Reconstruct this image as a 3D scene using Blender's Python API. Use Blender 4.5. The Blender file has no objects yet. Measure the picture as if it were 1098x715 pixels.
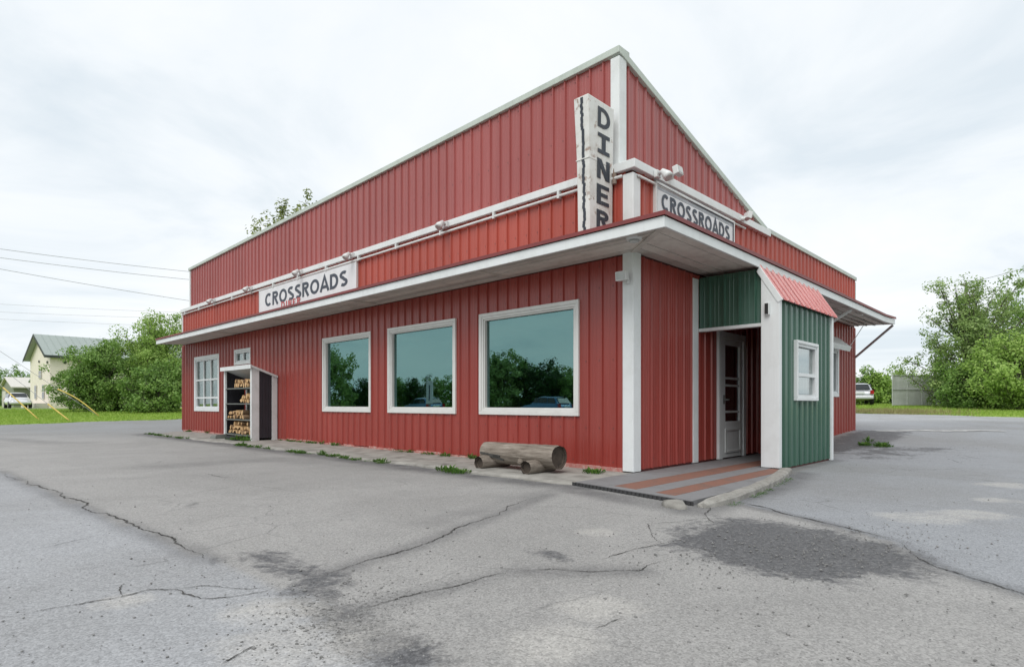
import bpy, math, random
import numpy as np
from math import sin, cos, pi, radians, sqrt

random.seed(7)
RNG = np.random.default_rng(11)
scene = bpy.context.scene
COL = scene.collection

# ------------------------------------------------------------------ camera
F_PX, CX, HZ, CAM_H = 634.0, 549.0, 433.0, 0.95       # focal length and horizon of the photo, in its pixels
cam_d = bpy.data.cameras.new('camera')
cam = bpy.data.objects.new('camera', cam_d)
COL.objects.link(cam)
cam.location = (0, 0, CAM_H)
cam.rotation_euler = (pi / 2, 0, 0)
cam_d.sensor_width = 36.0
cam_d.lens = F_PX / 1098.0 * 36.0
cam_d.shift_y = (HZ - 357.5) / 1098.0
cam_d.clip_start = 0.05
cam_d.clip_end = 3000
scene.camera = cam

# ------------------------------------------------------------------ world, sun, exposure
SUN_EL, SUN_AZ = radians(52), radians(205)            # azimuth clockwise from +Y
world = bpy.data.worlds.new('World')
scene.world = world
world.use_nodes = True
wn = world.node_tree.nodes
wl = world.node_tree.links
wn.clear()
def wnode(t, **kw):
    n = wn.new(t)
    for k, v in kw.items():
        setattr(n, k, v)
    return n
w_out = wnode('ShaderNodeOutputWorld')
w_bg = wnode('ShaderNodeBackground')
w_bg.inputs['Strength'].default_value = 0.1
w_sky = wnode('ShaderNodeTexSky', sky_type='NISHITA')
w_sky.sun_disc = False
w_sky.sun_elevation = SUN_EL
w_sky.sun_rotation = SUN_AZ
w_sky.altitude = 150
w_sky.air_density = 1.0
w_sky.dust_density = 2.0
w_tc = wnode('ShaderNodeTexCoord')
w_sep = wnode('ShaderNodeSeparateXYZ')
wl.new(w_tc.outputs['Generated'], w_sep.inputs[0])
w_z = wnode('ShaderNodeMath', operation='MAXIMUM')
wl.new(w_sep.outputs['Z'], w_z.inputs[0]); w_z.inputs[1].default_value = 0.0
w_za = wnode('ShaderNodeMath', operation='ADD')
wl.new(w_z.outputs[0], w_za.inputs[0]); w_za.inputs[1].default_value = 0.16
w_dx = wnode('ShaderNodeMath', operation='DIVIDE'); w_dy = wnode('ShaderNodeMath', operation='DIVIDE')
wl.new(w_sep.outputs['X'], w_dx.inputs[0]); wl.new(w_za.outputs[0], w_dx.inputs[1])
wl.new(w_sep.outputs['Y'], w_dy.inputs[0]); wl.new(w_za.outputs[0], w_dy.inputs[1])
w_cmb = wnode('ShaderNodeCombineXYZ')
wl.new(w_dx.outputs[0], w_cmb.inputs[0]); wl.new(w_dy.outputs[0], w_cmb.inputs[1])
w_n1 = wnode('ShaderNodeTexNoise'); w_n1.inputs['Scale'].default_value = 1.05
w_n1.inputs['Detail'].default_value = 7; w_n1.inputs['Roughness'].default_value = 0.55
w_n1.inputs['Distortion'].default_value = 0.5
wl.new(w_cmb.outputs[0], w_n1.inputs['Vector'])
w_r1 = wnode('ShaderNodeValToRGB')
cr = w_r1.color_ramp
cr.elements[0].position = 0.34; cr.elements[0].color = (0.61, 0.67, 0.715, 1)
cr.elements[1].position = 0.62; cr.elements[1].color = (0.80, 0.815, 0.83, 1)
e = cr.elements.new(0.48); e.color = (0.735, 0.77, 0.795, 1)
wl.new(w_n1.outputs['Fac'], w_r1.inputs[0])
w_sc = wnode('ShaderNodeVectorMath', operation='SCALE')
wl.new(w_r1.outputs[0], w_sc.inputs[0]); w_sc.inputs['Scale'].default_value = 10.0
w_mx = wnode('ShaderNodeMixRGB'); w_mx.inputs[0].default_value = 0.93
wl.new(w_sky.outputs[0], w_mx.inputs[1]); wl.new(w_sc.outputs[0], w_mx.inputs[2])
wl.new(w_mx.outputs[0], w_bg.inputs['Color'])
wl.new(w_bg.outputs[0], w_out.inputs['Surface'])

sun_d = bpy.data.lights.new('sun', 'SUN')
sun_d.energy = 1.5
sun_d.angle = radians(40)
sun_d.color = (1.0, 0.97, 0.93)
sun = bpy.data.objects.new('sun', sun_d)
COL.objects.link(sun)
sun.location = (0, 0, 40)
sun.rotation_euler = (pi / 2 - SUN_EL, 0, pi - SUN_AZ)

vs = scene.view_settings
vs.view_transform = 'Standard'
vs.look = 'None'
vs.exposure = 0.40
vs.gamma = 1.0
vs.use_curve_mapping = False
scene.cycles.use_denoising = True
scene.cycles.max_bounces = 8
scene.cycles.transparent_max_bounces = 12
scene.cycles.caustics_reflective = False
scene.cycles.caustics_refractive = False

# ------------------------------------------------------------------ geometry of the place
# building frame: s along the right facade, t along the long left facade, origin at the corner
U2 = np.array([0.694, 0.720]); U2 /= np.linalg.norm(U2)
U1 = np.array([-U2[1], U2[0]])
C0 = np.array([1.59, 7.82])
ROT = math.atan2(U2[1], U2[0])
def L2W(s, t):
    p = C0 + U2 * s + U1 * t
    return float(p[0]), float(p[1])
def W2L(x, y):
    d = np.array([x, y]) - C0
    return float(d @ U2), float(d @ U1)
def sstep(a, b, x):
    x = np.clip((np.asarray(x, float) - a) / (b - a), 0, 1)
    return x * x * (3 - 2 * x)
def terrain(x, y):
    x = np.asarray(x, float); y = np.asarray(y, float)
    d = np.maximum(y, 1.0)
    r = x / d
    zl = np.interp(d, [0, 22, 30, 40, 60, 400], [0, 0, .18, .50, .57, .57])
    zr = np.interp(d, [0, 10.5, 15.5, 24, 36, 43, 400], [0, 0, .27, .42, .70, .93, .98])
    w = sstep(.28, .5, r) * sstep(2, 8, y)
    return zl * (1 - w) + zr * w
def ground(px, py, z=None):
    """point of the ground seen at a pixel of the photo"""
    zz = 0.0 if z is None else z
    for _ in range(6):
        d = F_PX * (CAM_H - zz) / max(py - HZ, 2.0)
        x = (px - CX) / F_PX * d
        if z is None:
            zz = float(terrain(x, d))
    return x, d, zz
def at(px, d):
    return (px - CX) / F_PX * d, d
def zat(py, d):
    return CAM_H + (HZ - py) / F_PX * d

# ------------------------------------------------------------------ helpers: meshes and objects
class MB:
    def __init__(self):
        self.v = []; self.f = []
    def add(self, verts, faces):
        n = len(self.v)
        self.v += [tuple(map(float, p)) for p in verts]
        self.f += [tuple(i + n for i in q) for q in faces]
        return self
    def quad(self, a, b, c, d):
        return self.add([a, b, c, d], [(0, 1, 2, 3)])
    def hexa(self, p):      # 4 bottom corners then 4 top corners
        return self.add(p, [(3, 2, 1, 0), (4, 5, 6, 7), (0, 1, 5, 4), (1, 2, 6, 5), (2, 3, 7, 6), (3, 0, 4, 7)])
    def box(self, x0, x1, y0, y1, z0, z1):
        return self.hexa([(x0, y0, z0), (x1, y0, z0), (x1, y1, z0), (x0, y1, z0),
                          (x0, y0, z1), (x1, y0, z1), (x1, y1, z1), (x0, y1, z1)])
    def bar(self, a, b, w, h):
        a = np.array(a, float); b = np.array(b, float)
        d = (b - a) / np.linalg.norm(b - a)
        up = np.array([0, 0, 1.0]) if abs(d[2]) < .95 else np.array([1.0, 0, 0])
        sd = np.cross(d, up); sd /= np.linalg.norm(sd)
        up = np.cross(sd, d)
        c = [(-w / 2, -h / 2), (w / 2, -h / 2), (w / 2, h / 2), (-w / 2, h / 2)]
        return self.hexa([a + sd * x + up * y for x, y in c] + [b + sd * x + up * y for x, y in c])
    def tube(self, path, radii, n=8, caps=True):
        path = [np.array(p, float) for p in path]
        if not hasattr(radii, '__len__'):
            radii = [radii] * len(path)
        base = len(self.v)
        prev = None
        for i, p in enumerate(path):
            d = path[min(i + 1, len(path) - 1)] - path[max(i - 1, 0)]
            d = d / (np.linalg.norm(d) + 1e-9)
            if prev is None:
                ref = np.array([0, 0, 1.0]) if abs(d[2]) < .9 else np.array([1.0, 0, 0])
                a = np.cross(d, ref)
            else:
                a = prev - d * (prev @ d)
            a /= np.linalg.norm(a) + 1e-9
            prev = a
            b = np.cross(d, a)
            for k in range(n):
                an = 2 * pi * k / n
                q = p + (a * cos(an) + b * sin(an)) * radii[i]
                self.v.append(tuple(map(float, q)))
        for i in range(len(path) - 1):
            for k in range(n):
                k2 = (k + 1) % n
                self.f.append((base + i * n + k, base + i * n + k2, base + (i + 1) * n + k2, base + (i + 1) * n + k))
        if caps:
            self.f.append(tuple(base + k for k in range(n))[::-1])
            self.f.append(tuple(base + (len(path) - 1) * n + k for k in range(n)))
        return self
    def prism(self, poly, z0, z1):
        n = len(poly)
        v = [(x, y, z0) for x, y in poly] + [(x, y, z1) for x, y in poly]
        f = [tuple(range(n))[::-1], tuple(range(n, 2 * n))]
        f += [(i, (i + 1) % n, n + (i + 1) % n, n + i) for i in range(n)]
        return self.add(v, f)
    def extrude(self, prof, fn, u0, u1):
        """closed profile of 2-D points, fn(u, a, b) -> point"""
        n = len(prof)
        v = [fn(u0, a, b) for a, b in prof] + [fn(u1, a, b) for a, b in prof]
        f = [tuple(range(n))[::-1], tuple(range(n, 2 * n))]
        f += [(i, (i + 1) % n, n + (i + 1) % n, n + i) for i in range(n)]
        return self.add(v, f)
    def mesh(self, name, mat):
        me = bpy.data.meshes.new(name)
        me.from_pydata(self.v, [], self.f)
        me.update()
        if mat is not None:
            me.materials.append(mat)
        return me
    def build(self, name, mat, parent=None, smooth=False, bevel=0.0, loc=None):
        me = self.mesh(name, mat)
        o = link(name, me, parent, loc)
        if smooth:
            me.polygons.foreach_set('use_smooth', [True] * len(me.polygons))
        if bevel:
            m = o.modifiers.new('bevel', 'BEVEL')
            m.width = bevel; m.segments = 2; m.limit_method = 'ANGLE'
        return o

def link(name, data, parent=None, loc=None, rz=None):
    o = bpy.data.objects.new(name, data)
    COL.objects.link(o)
    if parent is not None:
        o.parent = parent
    if loc is not None:
        o.location = loc
    if rz is not None:
        o.rotation_euler = (0, 0, rz)
    return o
def tag(o, label=None, cat=None, group=None, kind=None):
    if label: o['label'] = label
    if cat: o['category'] = cat
    if group: o['group'] = group
    if kind: o['kind'] = kind
    return o
def thing(name, label, cat, loc=(0, 0, 0), rz=0.0, group=None):
    o = link(name, None, None, loc, rz)
    o.empty_display_size = 0.2
    return tag(o, label, cat, group)
def lthing(name, label, cat, s, t, z, group=None, rz=0.0):
    x, y = L2W(s, t)
    return thing(name, label, cat, (x, y, z), ROT + rz, group)
def numpy_mesh(name, verts, faces, mat, tint=None, smooth=False):
    """faces: (n,k) array"""
    me = bpy.data.meshes.new(name)
    nv = len(verts); nf, k = faces.shape
    me.vertices.add(nv); me.vertices.foreach_set('co', np.ascontiguousarray(verts, np.float32).ravel())
    me.loops.add(nf * k); me.loops.foreach_set('vertex_index', np.ascontiguousarray(faces, np.int32).ravel())
    me.polygons.add(nf)
    me.polygons.foreach_set('loop_start', np.arange(0, nf * k, k, dtype=np.int32))
    try:
        me.polygons.foreach_set('loop_total', np.full(nf, k, dtype=np.int32))
    except Exception:
        pass
    if smooth:
        me.polygons.foreach_set('use_smooth', np.ones(nf, dtype=bool))
    me.update(calc_edges=True)
    me.validate()
    if tint is not None and len(me.polygons) == nf:
        a = me.attributes.new('tint', 'FLOAT', 'FACE')
        a.data.foreach_set('value', np.ascontiguousarray(tint, np.float32))
    me.materials.append(mat)
    return me

# ------------------------------------------------------------------ helpers: materials
class Mat:
    def __init__(self, name):
        self.m = bpy.data.materials.new(name)
        self.m.use_nodes = True
        self.n = self.m.node_tree.nodes; self.l = self.m.node_tree.links
        self.b = self.n['Principled BSDF']
    def node(self, t, ins=None, **kw):
        n = self.n.new(t)
        for k, v in kw.items():
            setattr(n, k, v)
        for k, v in (ins or {}).items():
            if hasattr(v, 'bl_idname') or isinstance(v, bpy.types.NodeSocket):
                self.l.new(v, n.inputs[k])
            else:
                n.inputs[k].default_value = v
        return n
    def coord(self, kind='Object', scale=(1, 1, 1)):
        tc = self.node('ShaderNodeTexCoord')
        mp = self.node('ShaderNodeMapping', {'Vector': tc.outputs[kind], 'Scale': scale})
        return mp.outputs[0]
    def noise(self, scale, detail=4, rough=.55, vec=None, dist=0.0):
        ins = {'Scale': scale, 'Detail': detail, 'Roughness': rough, 'Distortion': dist}
        if vec is not None:
            ins['Vector'] = vec
        return self.node('ShaderNodeTexNoise', ins).outputs['Fac']
    def ramp(self, fac, stops):
        r = self.node('ShaderNodeValToRGB', {'Fac': fac})
        cr = r.color_ramp
        while len(cr.elements) < len(stops):
            cr.elements.new(0.5)
        for e, (p, c) in zip(cr.elements, stops):
            e.position = p
            e.color = (c if hasattr(c, '__len__') else (c, c, c)) + ((1,) if not hasattr(c, '__len__') or len(c) == 3 else ())
        return r.outputs[0]
    def mix(self, fac, a, b, mode='MIX'):
        return self.node('ShaderNodeMixRGB', {0: fac, 1: a if not isinstance(a, tuple) else a + (1,), 2: b if not isinstance(b, tuple) else b + (1,)}, blend_type=mode).outputs[0]
    def math(self, op, a, b=0.0):
        return self.node('ShaderNodeMath', {0: a, 1: b}, operation=op).outputs[0]
    def bump(self, h, strength=.3, dist=.02):
        b = self.node('ShaderNodeBump', {'Height': h, 'Strength': strength, 'Distance': dist})
        self.l.new(b.outputs[0], self.b.inputs['Normal'])
    def col(self, c):
        if isinstance(c, tuple): self.b.inputs['Base Color'].default_value = c + (1,)
        else: self.l.new(c, self.b.inputs['Base Color'])
    def set(self, **kw):
        for k, v in kw.items():
            s = self.b.inputs[{'rough': 'Roughness', 'metal': 'Metallic', 'spec': 'Specular IOR Level'}[k]]
            if isinstance(v, (int, float)): s.default_value = v
            else: self.l.new(v, s)
        return self

def metal_siding(name, c, c_dark, c_fade, rough=.42, dirt=0.16):
    M = Mat(name)
    v = M.coord('Object')
    streak = M.noise(1.0, 5, .6, M.coord('Object', (9, 9, .55)))
    big = M.noise(.9, 3, .5, v)
    fine = M.noise(55, 3, .6, v)
    rnd = M.node('ShaderNodeObjectInfo').outputs['Random']
    base = M.mix(M.ramp(streak, [(.35, 0.0), (.72, 1.0)]), c, c_fade)
    base = M.mix(M.math('MULTIPLY', M.ramp(big, [(.40, 0.0), (.7, 1.0)]), dirt), base, c_dark)
    tone = M.math('ADD', M.math('MULTIPLY', rnd, .16), .92)
    hs = M.node('ShaderNodeHueSaturation', {'Value': tone, 'Color': base})
    base = M.mix(M.math('MULTIPLY', M.ramp(fine, [(.55, 0.0), (.8, 1.0)]), .25), hs.outputs[0], c_dark)
    M.col(base)
    M.set(rough=M.math('ADD', M.math('MULTIPLY', streak, .16), rough - .14), spec=.58)
    M.bump(M.noise(2.2, 2, .5, v), .07, .03)
    return M.m

def painted(name, c, c_dirt=(.30, .29, .26), dirt=.5, rough=.55, scale=2.5, rust=0.0):
    M = Mat(name)
    v = M.coord('Object')
    n1 = M.noise(scale, 6, .65, v)
    n2 = M.noise(1.0, 5, .6, M.coord('Object', (14, 14, .9)))
    base = M.mix(M.math('MULTIPLY', M.ramp(n1, [(.48, 0.0), (.78, 1.0)]), dirt), c, c_dirt)
    base = M.mix(M.math('MULTIPLY', M.ramp(n2, [(.5, 0.0), (.85, 1.0)]), dirt * .6), base, c_dirt)
    if rust:
        n3 = M.noise(5.5, 8, .7, v, .4)
        base = M.mix(M.ramp(n3, [(.575, 0.0), (.66, rust)]), base, (.22, .10, .045))
    M.col(base)
    M.set(rough=rough)
    M.bump(M.noise(30, 4, .6, v), .06, .01)
    return M.m

def add_random_tone(mat, amt):
    nt = mat.node_tree; b = nt.nodes['Principled BSDF']
    src = b.inputs['Base Color'].links[0].from_socket
    oi = nt.nodes.new('ShaderNodeObjectInfo'); hs = nt.nodes.new('ShaderNodeHueSaturation'); mm = nt.nodes.new('ShaderNodeMapRange')
    nt.links.new(oi.outputs['Random'], mm.inputs[0]); mm.inputs[3].default_value = 1 - amt; mm.inputs[4].default_value = 1 + amt
    nt.links.new(mm.outputs[0], hs.inputs['Value']); nt.links.new(src, hs.inputs['Color']); nt.links.new(hs.outputs[0], b.inputs['Base Color'])

def plain(name, c, rough=.6, metal=0.0, var=.25, scale=6.0, spec=.5, emis=None):
    M = Mat(name)
    n = M.noise(scale, 5, .6, M.coord('Object'))
    d = tuple(x * (1 - var) for x in c)
    M.col(M.mix(M.ramp(n, [(.35, 0.0), (.7, 1.0)]), d, c))
    M.set(rough=rough, metal=metal, spec=spec)
    return M.m

MAT = {}
MAT['red_low'] = metal_siding('red_siding', (.290, .044, .034), (.195, .032, .026), (.325, .058, .046), .36)
MAT['red_mid'] = metal_siding('red_siding_orange', (.385, .062, .040), (.30, .048, .033), (.435, .088, .060), .46)
MAT['red_up'] = metal_siding('red_siding_faded_skylit', (.310, .068, .062), (.25, .052, .047), (.345, .088, .081), .36)  # upper walls: faded red, made pinker with sky reflection put into the colour
MAT['green'] = metal_siding('green_siding', (.042, .108, .076), (.028, .078, .055), (.060, .135, .100), .28)
MAT['awning_red'] = metal_siding('awning_red', (.40, .105, .098), (.32, .080, .075), (.48, .16, .15), .22)
MAT['maroon'] = painted('maroon_edge', (.20, .035, .035), (.08, .03, .03), .5, .5)
MAT['white'] = painted('white_trim', (.72, .745, .75), (.42, .42, .40), .34, .5)
MAT['white_b'] = painted('white_trim_worn', (.68, .70, .70), (.36, .35, .32), .45, .55, 4)
MAT['cap'] = painted('pale_green_cap', (.50, .55, .50), (.30, .33, .30), .5, .5)
MAT['vinyl'] = painted('window_casing', (.70, .70, .68), (.44, .42, .39), .3, .45)
MAT['soffit'] = painted('soffit_board', (.60, .57, .52), (.32, .29, .255), .65, .7, 3)
add_random_tone(MAT['soffit'], .16)
MAT['bare'] = plain('wall_sheathing', (.10, .025, .022), .8)
MAT['roof_flat'] = plain('roof_membrane', (.25, .25, .25), .85)
MAT['interior'] = plain('interior_paint', (.30, .27, .23), .9)
MAT['dark'] = plain('dark_opening', (.02, .02, .02), .8)
MAT['steel'] = plain('galvanised_steel', (.32, .33, .33), .45, .6)
MAT['rusty'] = painted('rusty_steel', (.24, .19, .16), (.16, .08, .04), .9, .8, 6)
MAT['brown_steel'] = plain('brown_steel', (.14, .10, .095), .6)
MAT['lamp_glass'] = plain('lamp_glass', (.55, .57, .56), .15)
MAT['letter'] = painted('letter_paint_grey', (.050, .062, .085), (.14, .15, .17), .3, .6, 9)
MAT['letter_dark'] = painted('letter_paint_black', (.028, .036, .050), (.10, .10, .11), .4, .6, 9)
MAT['letter_red'] = painted('letter_paint_red', (.50, .10, .10), (.5, .3, .28), .3, .6, 9)
MAT['sign_white'] = painted('sign_board_white', (.72, .73, .75), (.45, .45, .45), .3, .5, 3)
MAT['sign_grey'] = painted('sign_band_grey', (.34, .36, .39), (.55, .56, .58), .8, .6, 6)
MAT['blade_white'] = painted('blade_sign_white', (.70, .70, .68), (.38, .33, .27), .5, .55, 5, rust=.75)
MAT['concrete'] = None
MAT['bin_black'] = plain('black_plastic', (.018, .018, .02), .5)
MAT['blue'] = plain('blue_vinyl', (.09, .26, .46), .4)
MAT['curtain'] = plain('curtain_cloth', (.60, .60, .57), .9, scale=2)

def glass_mat(name, tint, trans, fac):
    M = Mat(name)
    M.n.remove(M.b)
    v = M.coord('Object')
    bp = M.node('ShaderNodeBump', {'Height': M.noise(1.3, 2, .5, v), 'Strength': .05, 'Distance': .02})
    g = M.node('ShaderNodeBsdfGlossy', {'Color': tint + (1,), 'Roughness': 0.005, 'Normal': bp.outputs[0]})
    t = M.node('ShaderNodeBsdfTransparent', {'Color': trans + (1,)})
    lw = M.node('ShaderNodeLayerWeight', {'Blend': .35})
    fc = M.math('ADD', M.math('MULTIPLY', lw.outputs['Fresnel'], .35), fac)
    mx = M.node('ShaderNodeMixShader', {0: fc, 1: t.outputs[0], 2: g.outputs[0]})
    M.l.new(mx.outputs[0], M.n['Material Output'].inputs['Surface'])
    return M.m
MAT['glass_teal'] = glass_mat('tinted_glass', (.42, .70, .685), (.36, .46, .45), .32)
MAT['glass'] = glass_mat('clear_glass', (.85, .9, .9), (.72, .78, .76), .16)
MAT['glass_dark'] = glass_mat('dark_glass', (.6, .65, .65), (.52, .54, .54), .0)

def concrete_mat():
    M = Mat('old_concrete')
    v = M.coord('Object')
    n1 = M.noise(3.5, 8, .65, v); n2 = M.noise(28, 5, .7, v)
    c = M.ramp(n1, [(.30, (.16, .15, .135)), (.52, (.30, .29, .265)), (.75, (.40, .385, .35))])
    c = M.mix(M.math('MULTIPLY', M.ramp(n2, [(.5, 0.0), (.75, 1.0)]), .45), c, (.13, .125, .11))
    M.col(c); M.set(rough=.9)
    M.bump(M.math('ADD', n2, M.math('MULTIPLY', n1, .35)), .4, .012)
    return M.m
MAT['concrete'] = concrete_mat()

def kerb_mat():
    M = Mat('kerb_concrete')
    v = M.coord('Object')
    n1 = M.noise(7, 8, .7, v); n2 = M.noise(45, 5, .7, v)
    c = M.ramp(n1, [(.32, (.22, .21, .19)), (.6, (.33, .32, .295)), (.78, (.40, .39, .36))])
    c = M.mix(M.math('MULTIPLY', M.ramp(n2, [(.5, 0.0), (.75, 1.0)]), .5), c, (.14, .135, .12))
    M.col(c); M.set(rough=.92, spec=.2)
    M.bump(n2, .5, .008)
    return M.m
MAT['kerb'] = kerb_mat()

def asphalt_mat():
    M = Mat('weathered_asphalt')
    v = M.coord('Object')
    tone = M.node('ShaderNodeAttribute', attribute_name='tone').outputs['Color']
    sep = M.node('ShaderNodeSeparateColor', {0: M.node('ShaderNodeAttribute', attribute_name='wear').outputs['Color']})
    patch, stain, pale = sep.outputs[0], sep.outputs[1], sep.outputs[2]
    nb = M.noise(.35, 5, .6, v, .4)
    nm = M.noise(2.6, 6, .65, v)
    nf = M.noise(38, 4, .7, v)
    ng = M.noise(150, 2, .6, v)
    vor = M.node('ShaderNodeTexVoronoi', {'Vector': v, 'Scale': 120.0})
    c = tone
    c = M.mix(M.math('MULTIPLY', M.ramp(nb, [(.40, 0.0), (.62, 1.0)]), .48), c, (.20, .196, .188))
    c = M.mix(M.math('MULTIPLY', M.ramp(nm, [(.50, 0.0), (.74, 1.0)]), .22), c, (.155, .155, .155))
    # stains along edges and cracks
    st = M.math('MULTIPLY', stain, M.ramp(nm, [(.2, .35), (.6, 1.0)]))
    c = M.mix(st, c, (.085, .085, .088))
    # crumbled dark patches with ragged edge
    rag = M.math('ADD', M.math('MULTIPLY', M.math('SUBTRACT', M.noise(2.2, 9, .74, v, .6), .5), 2.0), M.math('MULTIPLY', M.math('SUBTRACT', M.noise(16, 6, .7, v), .5), .9))
    pm = M.math('ADD', patch, M.math('MULTIPLY', rag, M.ramp(patch, [(.0, 0.0), (.12, 1.0)])))
    pf = M.ramp(pm, [(.40, 0.0), (.72, 1.0)])
    pc = M.ramp(nf, [(.3, (.045, .046, .050)), (.55, (.090, .091, .096)), (.8, (.22, .22, .22))])
    c = M.mix(M.math('MULTIPLY', pf, .90), c, pc)
    # pale dusty spots
    pl = M.ramp(M.math('ADD', pale, M.math('MULTIPLY', rag, M.ramp(pale, [(.0, 0.0), (.15, .8)]))), [(.42, 0.0), (1.0, 1.0)])
    c = M.mix(M.math('MULTIPLY', pl, .6), c, (.45, .435, .405))
    # fine spidery cracks and tar bleeding
    vc = M.node('ShaderNodeTexVoronoi', {'Vector': M.mix(.10, v, M.node('ShaderNodeTexNoise', {'Vector': v, 'Scale': 3.0, 'Detail': 5.0}).outputs['Color']), 'Scale': 1.3}, feature='DISTANCE_TO_EDGE').outputs['Distance']
    ck = M.math('MULTIPLY', M.ramp(vc, [(.0, 1.0), (.012, 0.0)]), M.ramp(M.noise(.55, 3, .6, v), [(.50, 0.0), (.62, 1.0)]))
    c = M.mix(M.math('MULTIPLY', ck, .55), c, (.07, .07, .07))
    sp_ = M.ramp(M.noise(7.0, 5, .75, v), [(.60, 0.0), (.72, 1.0)])
    c = M.mix(M.math('MULTIPLY', sp_, .28), c, (.11, .11, .112))
    # aggregate
    gr = M.ramp(vor.outputs['Color'], [(.12, .72), (.5, 1.0), (.90, 1.26)])
    c = M.mix(.85, c, gr, 'MULTIPLY')
    c = M.mix(.8, c, M.ramp(nf, [(.28, .80), (.52, 1.0), (.76, 1.17)]), 'MULTIPLY')
    M.col(c)
    M.set(rough=M.math('ADD', M.math('MULTIPLY', nf, .18), .68), spec=.4)
    h = M.math('ADD', M.math('MULTIPLY', vor.outputs['Distance'], -.7), M.math('ADD', nf, M.math('MULTIPLY', ng, .5)))
    h = M.math('ADD', h, M.math('MULTIPLY', pf, M.math('MULTIPLY', nf, 2.0)))
    M.bump(h, .22, .009)
    return M.m
MAT['asphalt'] = asphalt_mat()
MAT['crack'] = plain('crack_dirt', (.115, .112, .106), .95, var=.6, scale=9, spec=.1)
MAT['pebble'] = plain('pebble_stone', (.30, .296, .288), .9, var=.55, scale=20)

def soil_mat():
    M = Mat('lawn_soil')
    v = M.coord('Object')
    n = M.noise(.5, 6, .6, v); n2 = M.noise(9, 5, .7, v)
    c = M.ramp(n, [(.3, (.18, .28, .042)), (.55, (.24, .36, .06)), (.75, (.34, .37, .12))])
    c = M.mix(.7, c, M.ramp(n2, [(.3, .6), (.55, 1.0), (.8, 1.3)]), 'MULTIPLY')
    M.col(c); M.set(rough=.95, spec=.1)
    M.bump(n2, .6, .06)
    return M.m
MAT['soil'] = soil_mat()

def leaf_mat(name, c1, c2, c3, trans=.35):
    M = Mat(name)
    t = M.node('ShaderNodeAttribute', attribute_name='tint').outputs['Fac']
    big = M.noise(.55, 3, .5, M.coord('Object'))
    f = M.math('ADD', M.math('MULTIPLY', t, .6), M.math('MULTIPLY', M.math('SUBTRACT', big, .3), .9))
    c = M.ramp(f, [(.12, c1), (.5, c2), (.92, c3)])
    M.col(c); M.set(rough=.55, spec=.35)
    tr = M.node('ShaderNodeBsdfTranslucent', {'Color': c})
    mx = M.node('ShaderNodeMixShader', {0: trans, 1: M.b.outputs[0], 2: tr.outputs[0]})
    M.l.new(mx.outputs[0], M.n['Material Output'].inputs['Surface'])
    return M.m
MAT['leaf_mid'] = leaf_mat('leaf_mid_green', (.12, .225, .052), (.20, .345, .078), (.32, .46, .13))
MAT['leaf_lime'] = leaf_mat('leaf_lime', (.18, .30, .06), (.30, .46, .10), (.46, .60, .18))
MAT['leaf_grey'] = leaf_mat('leaf_grey_green', (.17, .26, .085), (.26, .38, .12), (.40, .51, .19))
MAT['leaf_olive'] = leaf_mat('leaf_olive', (.17, .20, .065), (.27, .32, .115), (.42, .45, .20))
MAT['leaf_dark'] = leaf_mat('leaf_dark', (.022, .060, .015), (.045, .105, .025), (.08, .155, .04))
MAT['grass'] = leaf_mat('grass_blade', (.19, .31, .040), (.29, .44, .065), (.44, .53, .14), .3)
MAT['weed'] = leaf_mat('weed_leaf', (.045, .12, .02), (.085, .19, .03), (.16, .27, .05), .3)
MAT['straw'] = leaf_mat('dry_grass', (.22, .20, .08), (.30, .27, .12), (.38, .34, .18), .3)

def bark_mat(name, a, b):
    M = Mat(name)
    v = M.coord('Object', (1, 1, .25))
    n = M.noise(14, 7, .7, v)
    M.col(M.ramp(n, [(.3, a), (.7, b)])); M.set(rough=.9)
    M.bump(n, .6, .03)
    return M.m
MAT['bark'] = bark_mat('bark', (.05, .042, .034), (.16, .14, .12))

def log_mat():
    M = Mat('weathered_log')
    v = M.coord('Object', (6, .55, 6))          # grain along the log (local y)
    n = M.noise(5, 8, .7, v, .3); n2 = M.noise(3, 4, .6, M.coord('Object'))
    c = M.ramp(n, [(.28, (.050, .040, .032)), (.45, (.18, .150, .122)), (.72, (.35, .31, .265))])
    c = M.mix(M.math('MULTIPLY', M.ramp(n2, [(.5, 0.0), (.75, 1.0)]), .5), c, (.13, .10, .075))
    M.col(c); M.set(rough=.9)
    M.bump(n, .7, .015)
    return M.m
MAT['log'] = log_mat()
def ring_mat(name, dark, light, sc=22.0):
    M = Mat(name)
    tc = M.node('ShaderNodeTexCoord')
    w = M.node('ShaderNodeTexWave', {'Vector': tc.outputs['Object'], 'Scale': sc, 'Distortion': 3.0, 'Detail': 3.0}, wave_type='RINGS', rings_direction='Y')
    n = M.noise(9, 6, .7, tc.outputs['Object'])
    c = M.mix(.5, M.ramp(w.outputs['Fac'], [(.2, dark), (.8, light)]), M.ramp(n, [(.35, dark), (.7, light)]))
    M.col(c); M.set(rough=.9); M.bump(n, .6, .02)
    return M.m
MAT['log_end'] = ring_mat('log_end_grain', (.020, .016, .013), (.11, .085, .065))
MAT['split'] = ring_mat('split_firewood', (.46, .27, .12), (.66, .46, .25), 30)
MAT['split_bark'] = bark_mat('firewood_bark', (.16, .09, .05), (.36, .24, .14))
MAT['shed_dark'] = painted('shed_dark_panel', (.028, .026, .034), (.012, .012, .014), .5, .6)
MAT['shed_back'] = painted('shed_back_panel', (.16, .17, .155), (.07, .07, .065), .6, .8)
MAT['strip_grey'] = painted('entry_strip_grey', (.20, .20, .205), (.11, .105, .10), .55, .75, 5)
MAT['strip_terra'] = painted('entry_strip_terracotta', (.215, .100, .070), (.125, .095, .080), .95, .8, 6)
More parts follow.
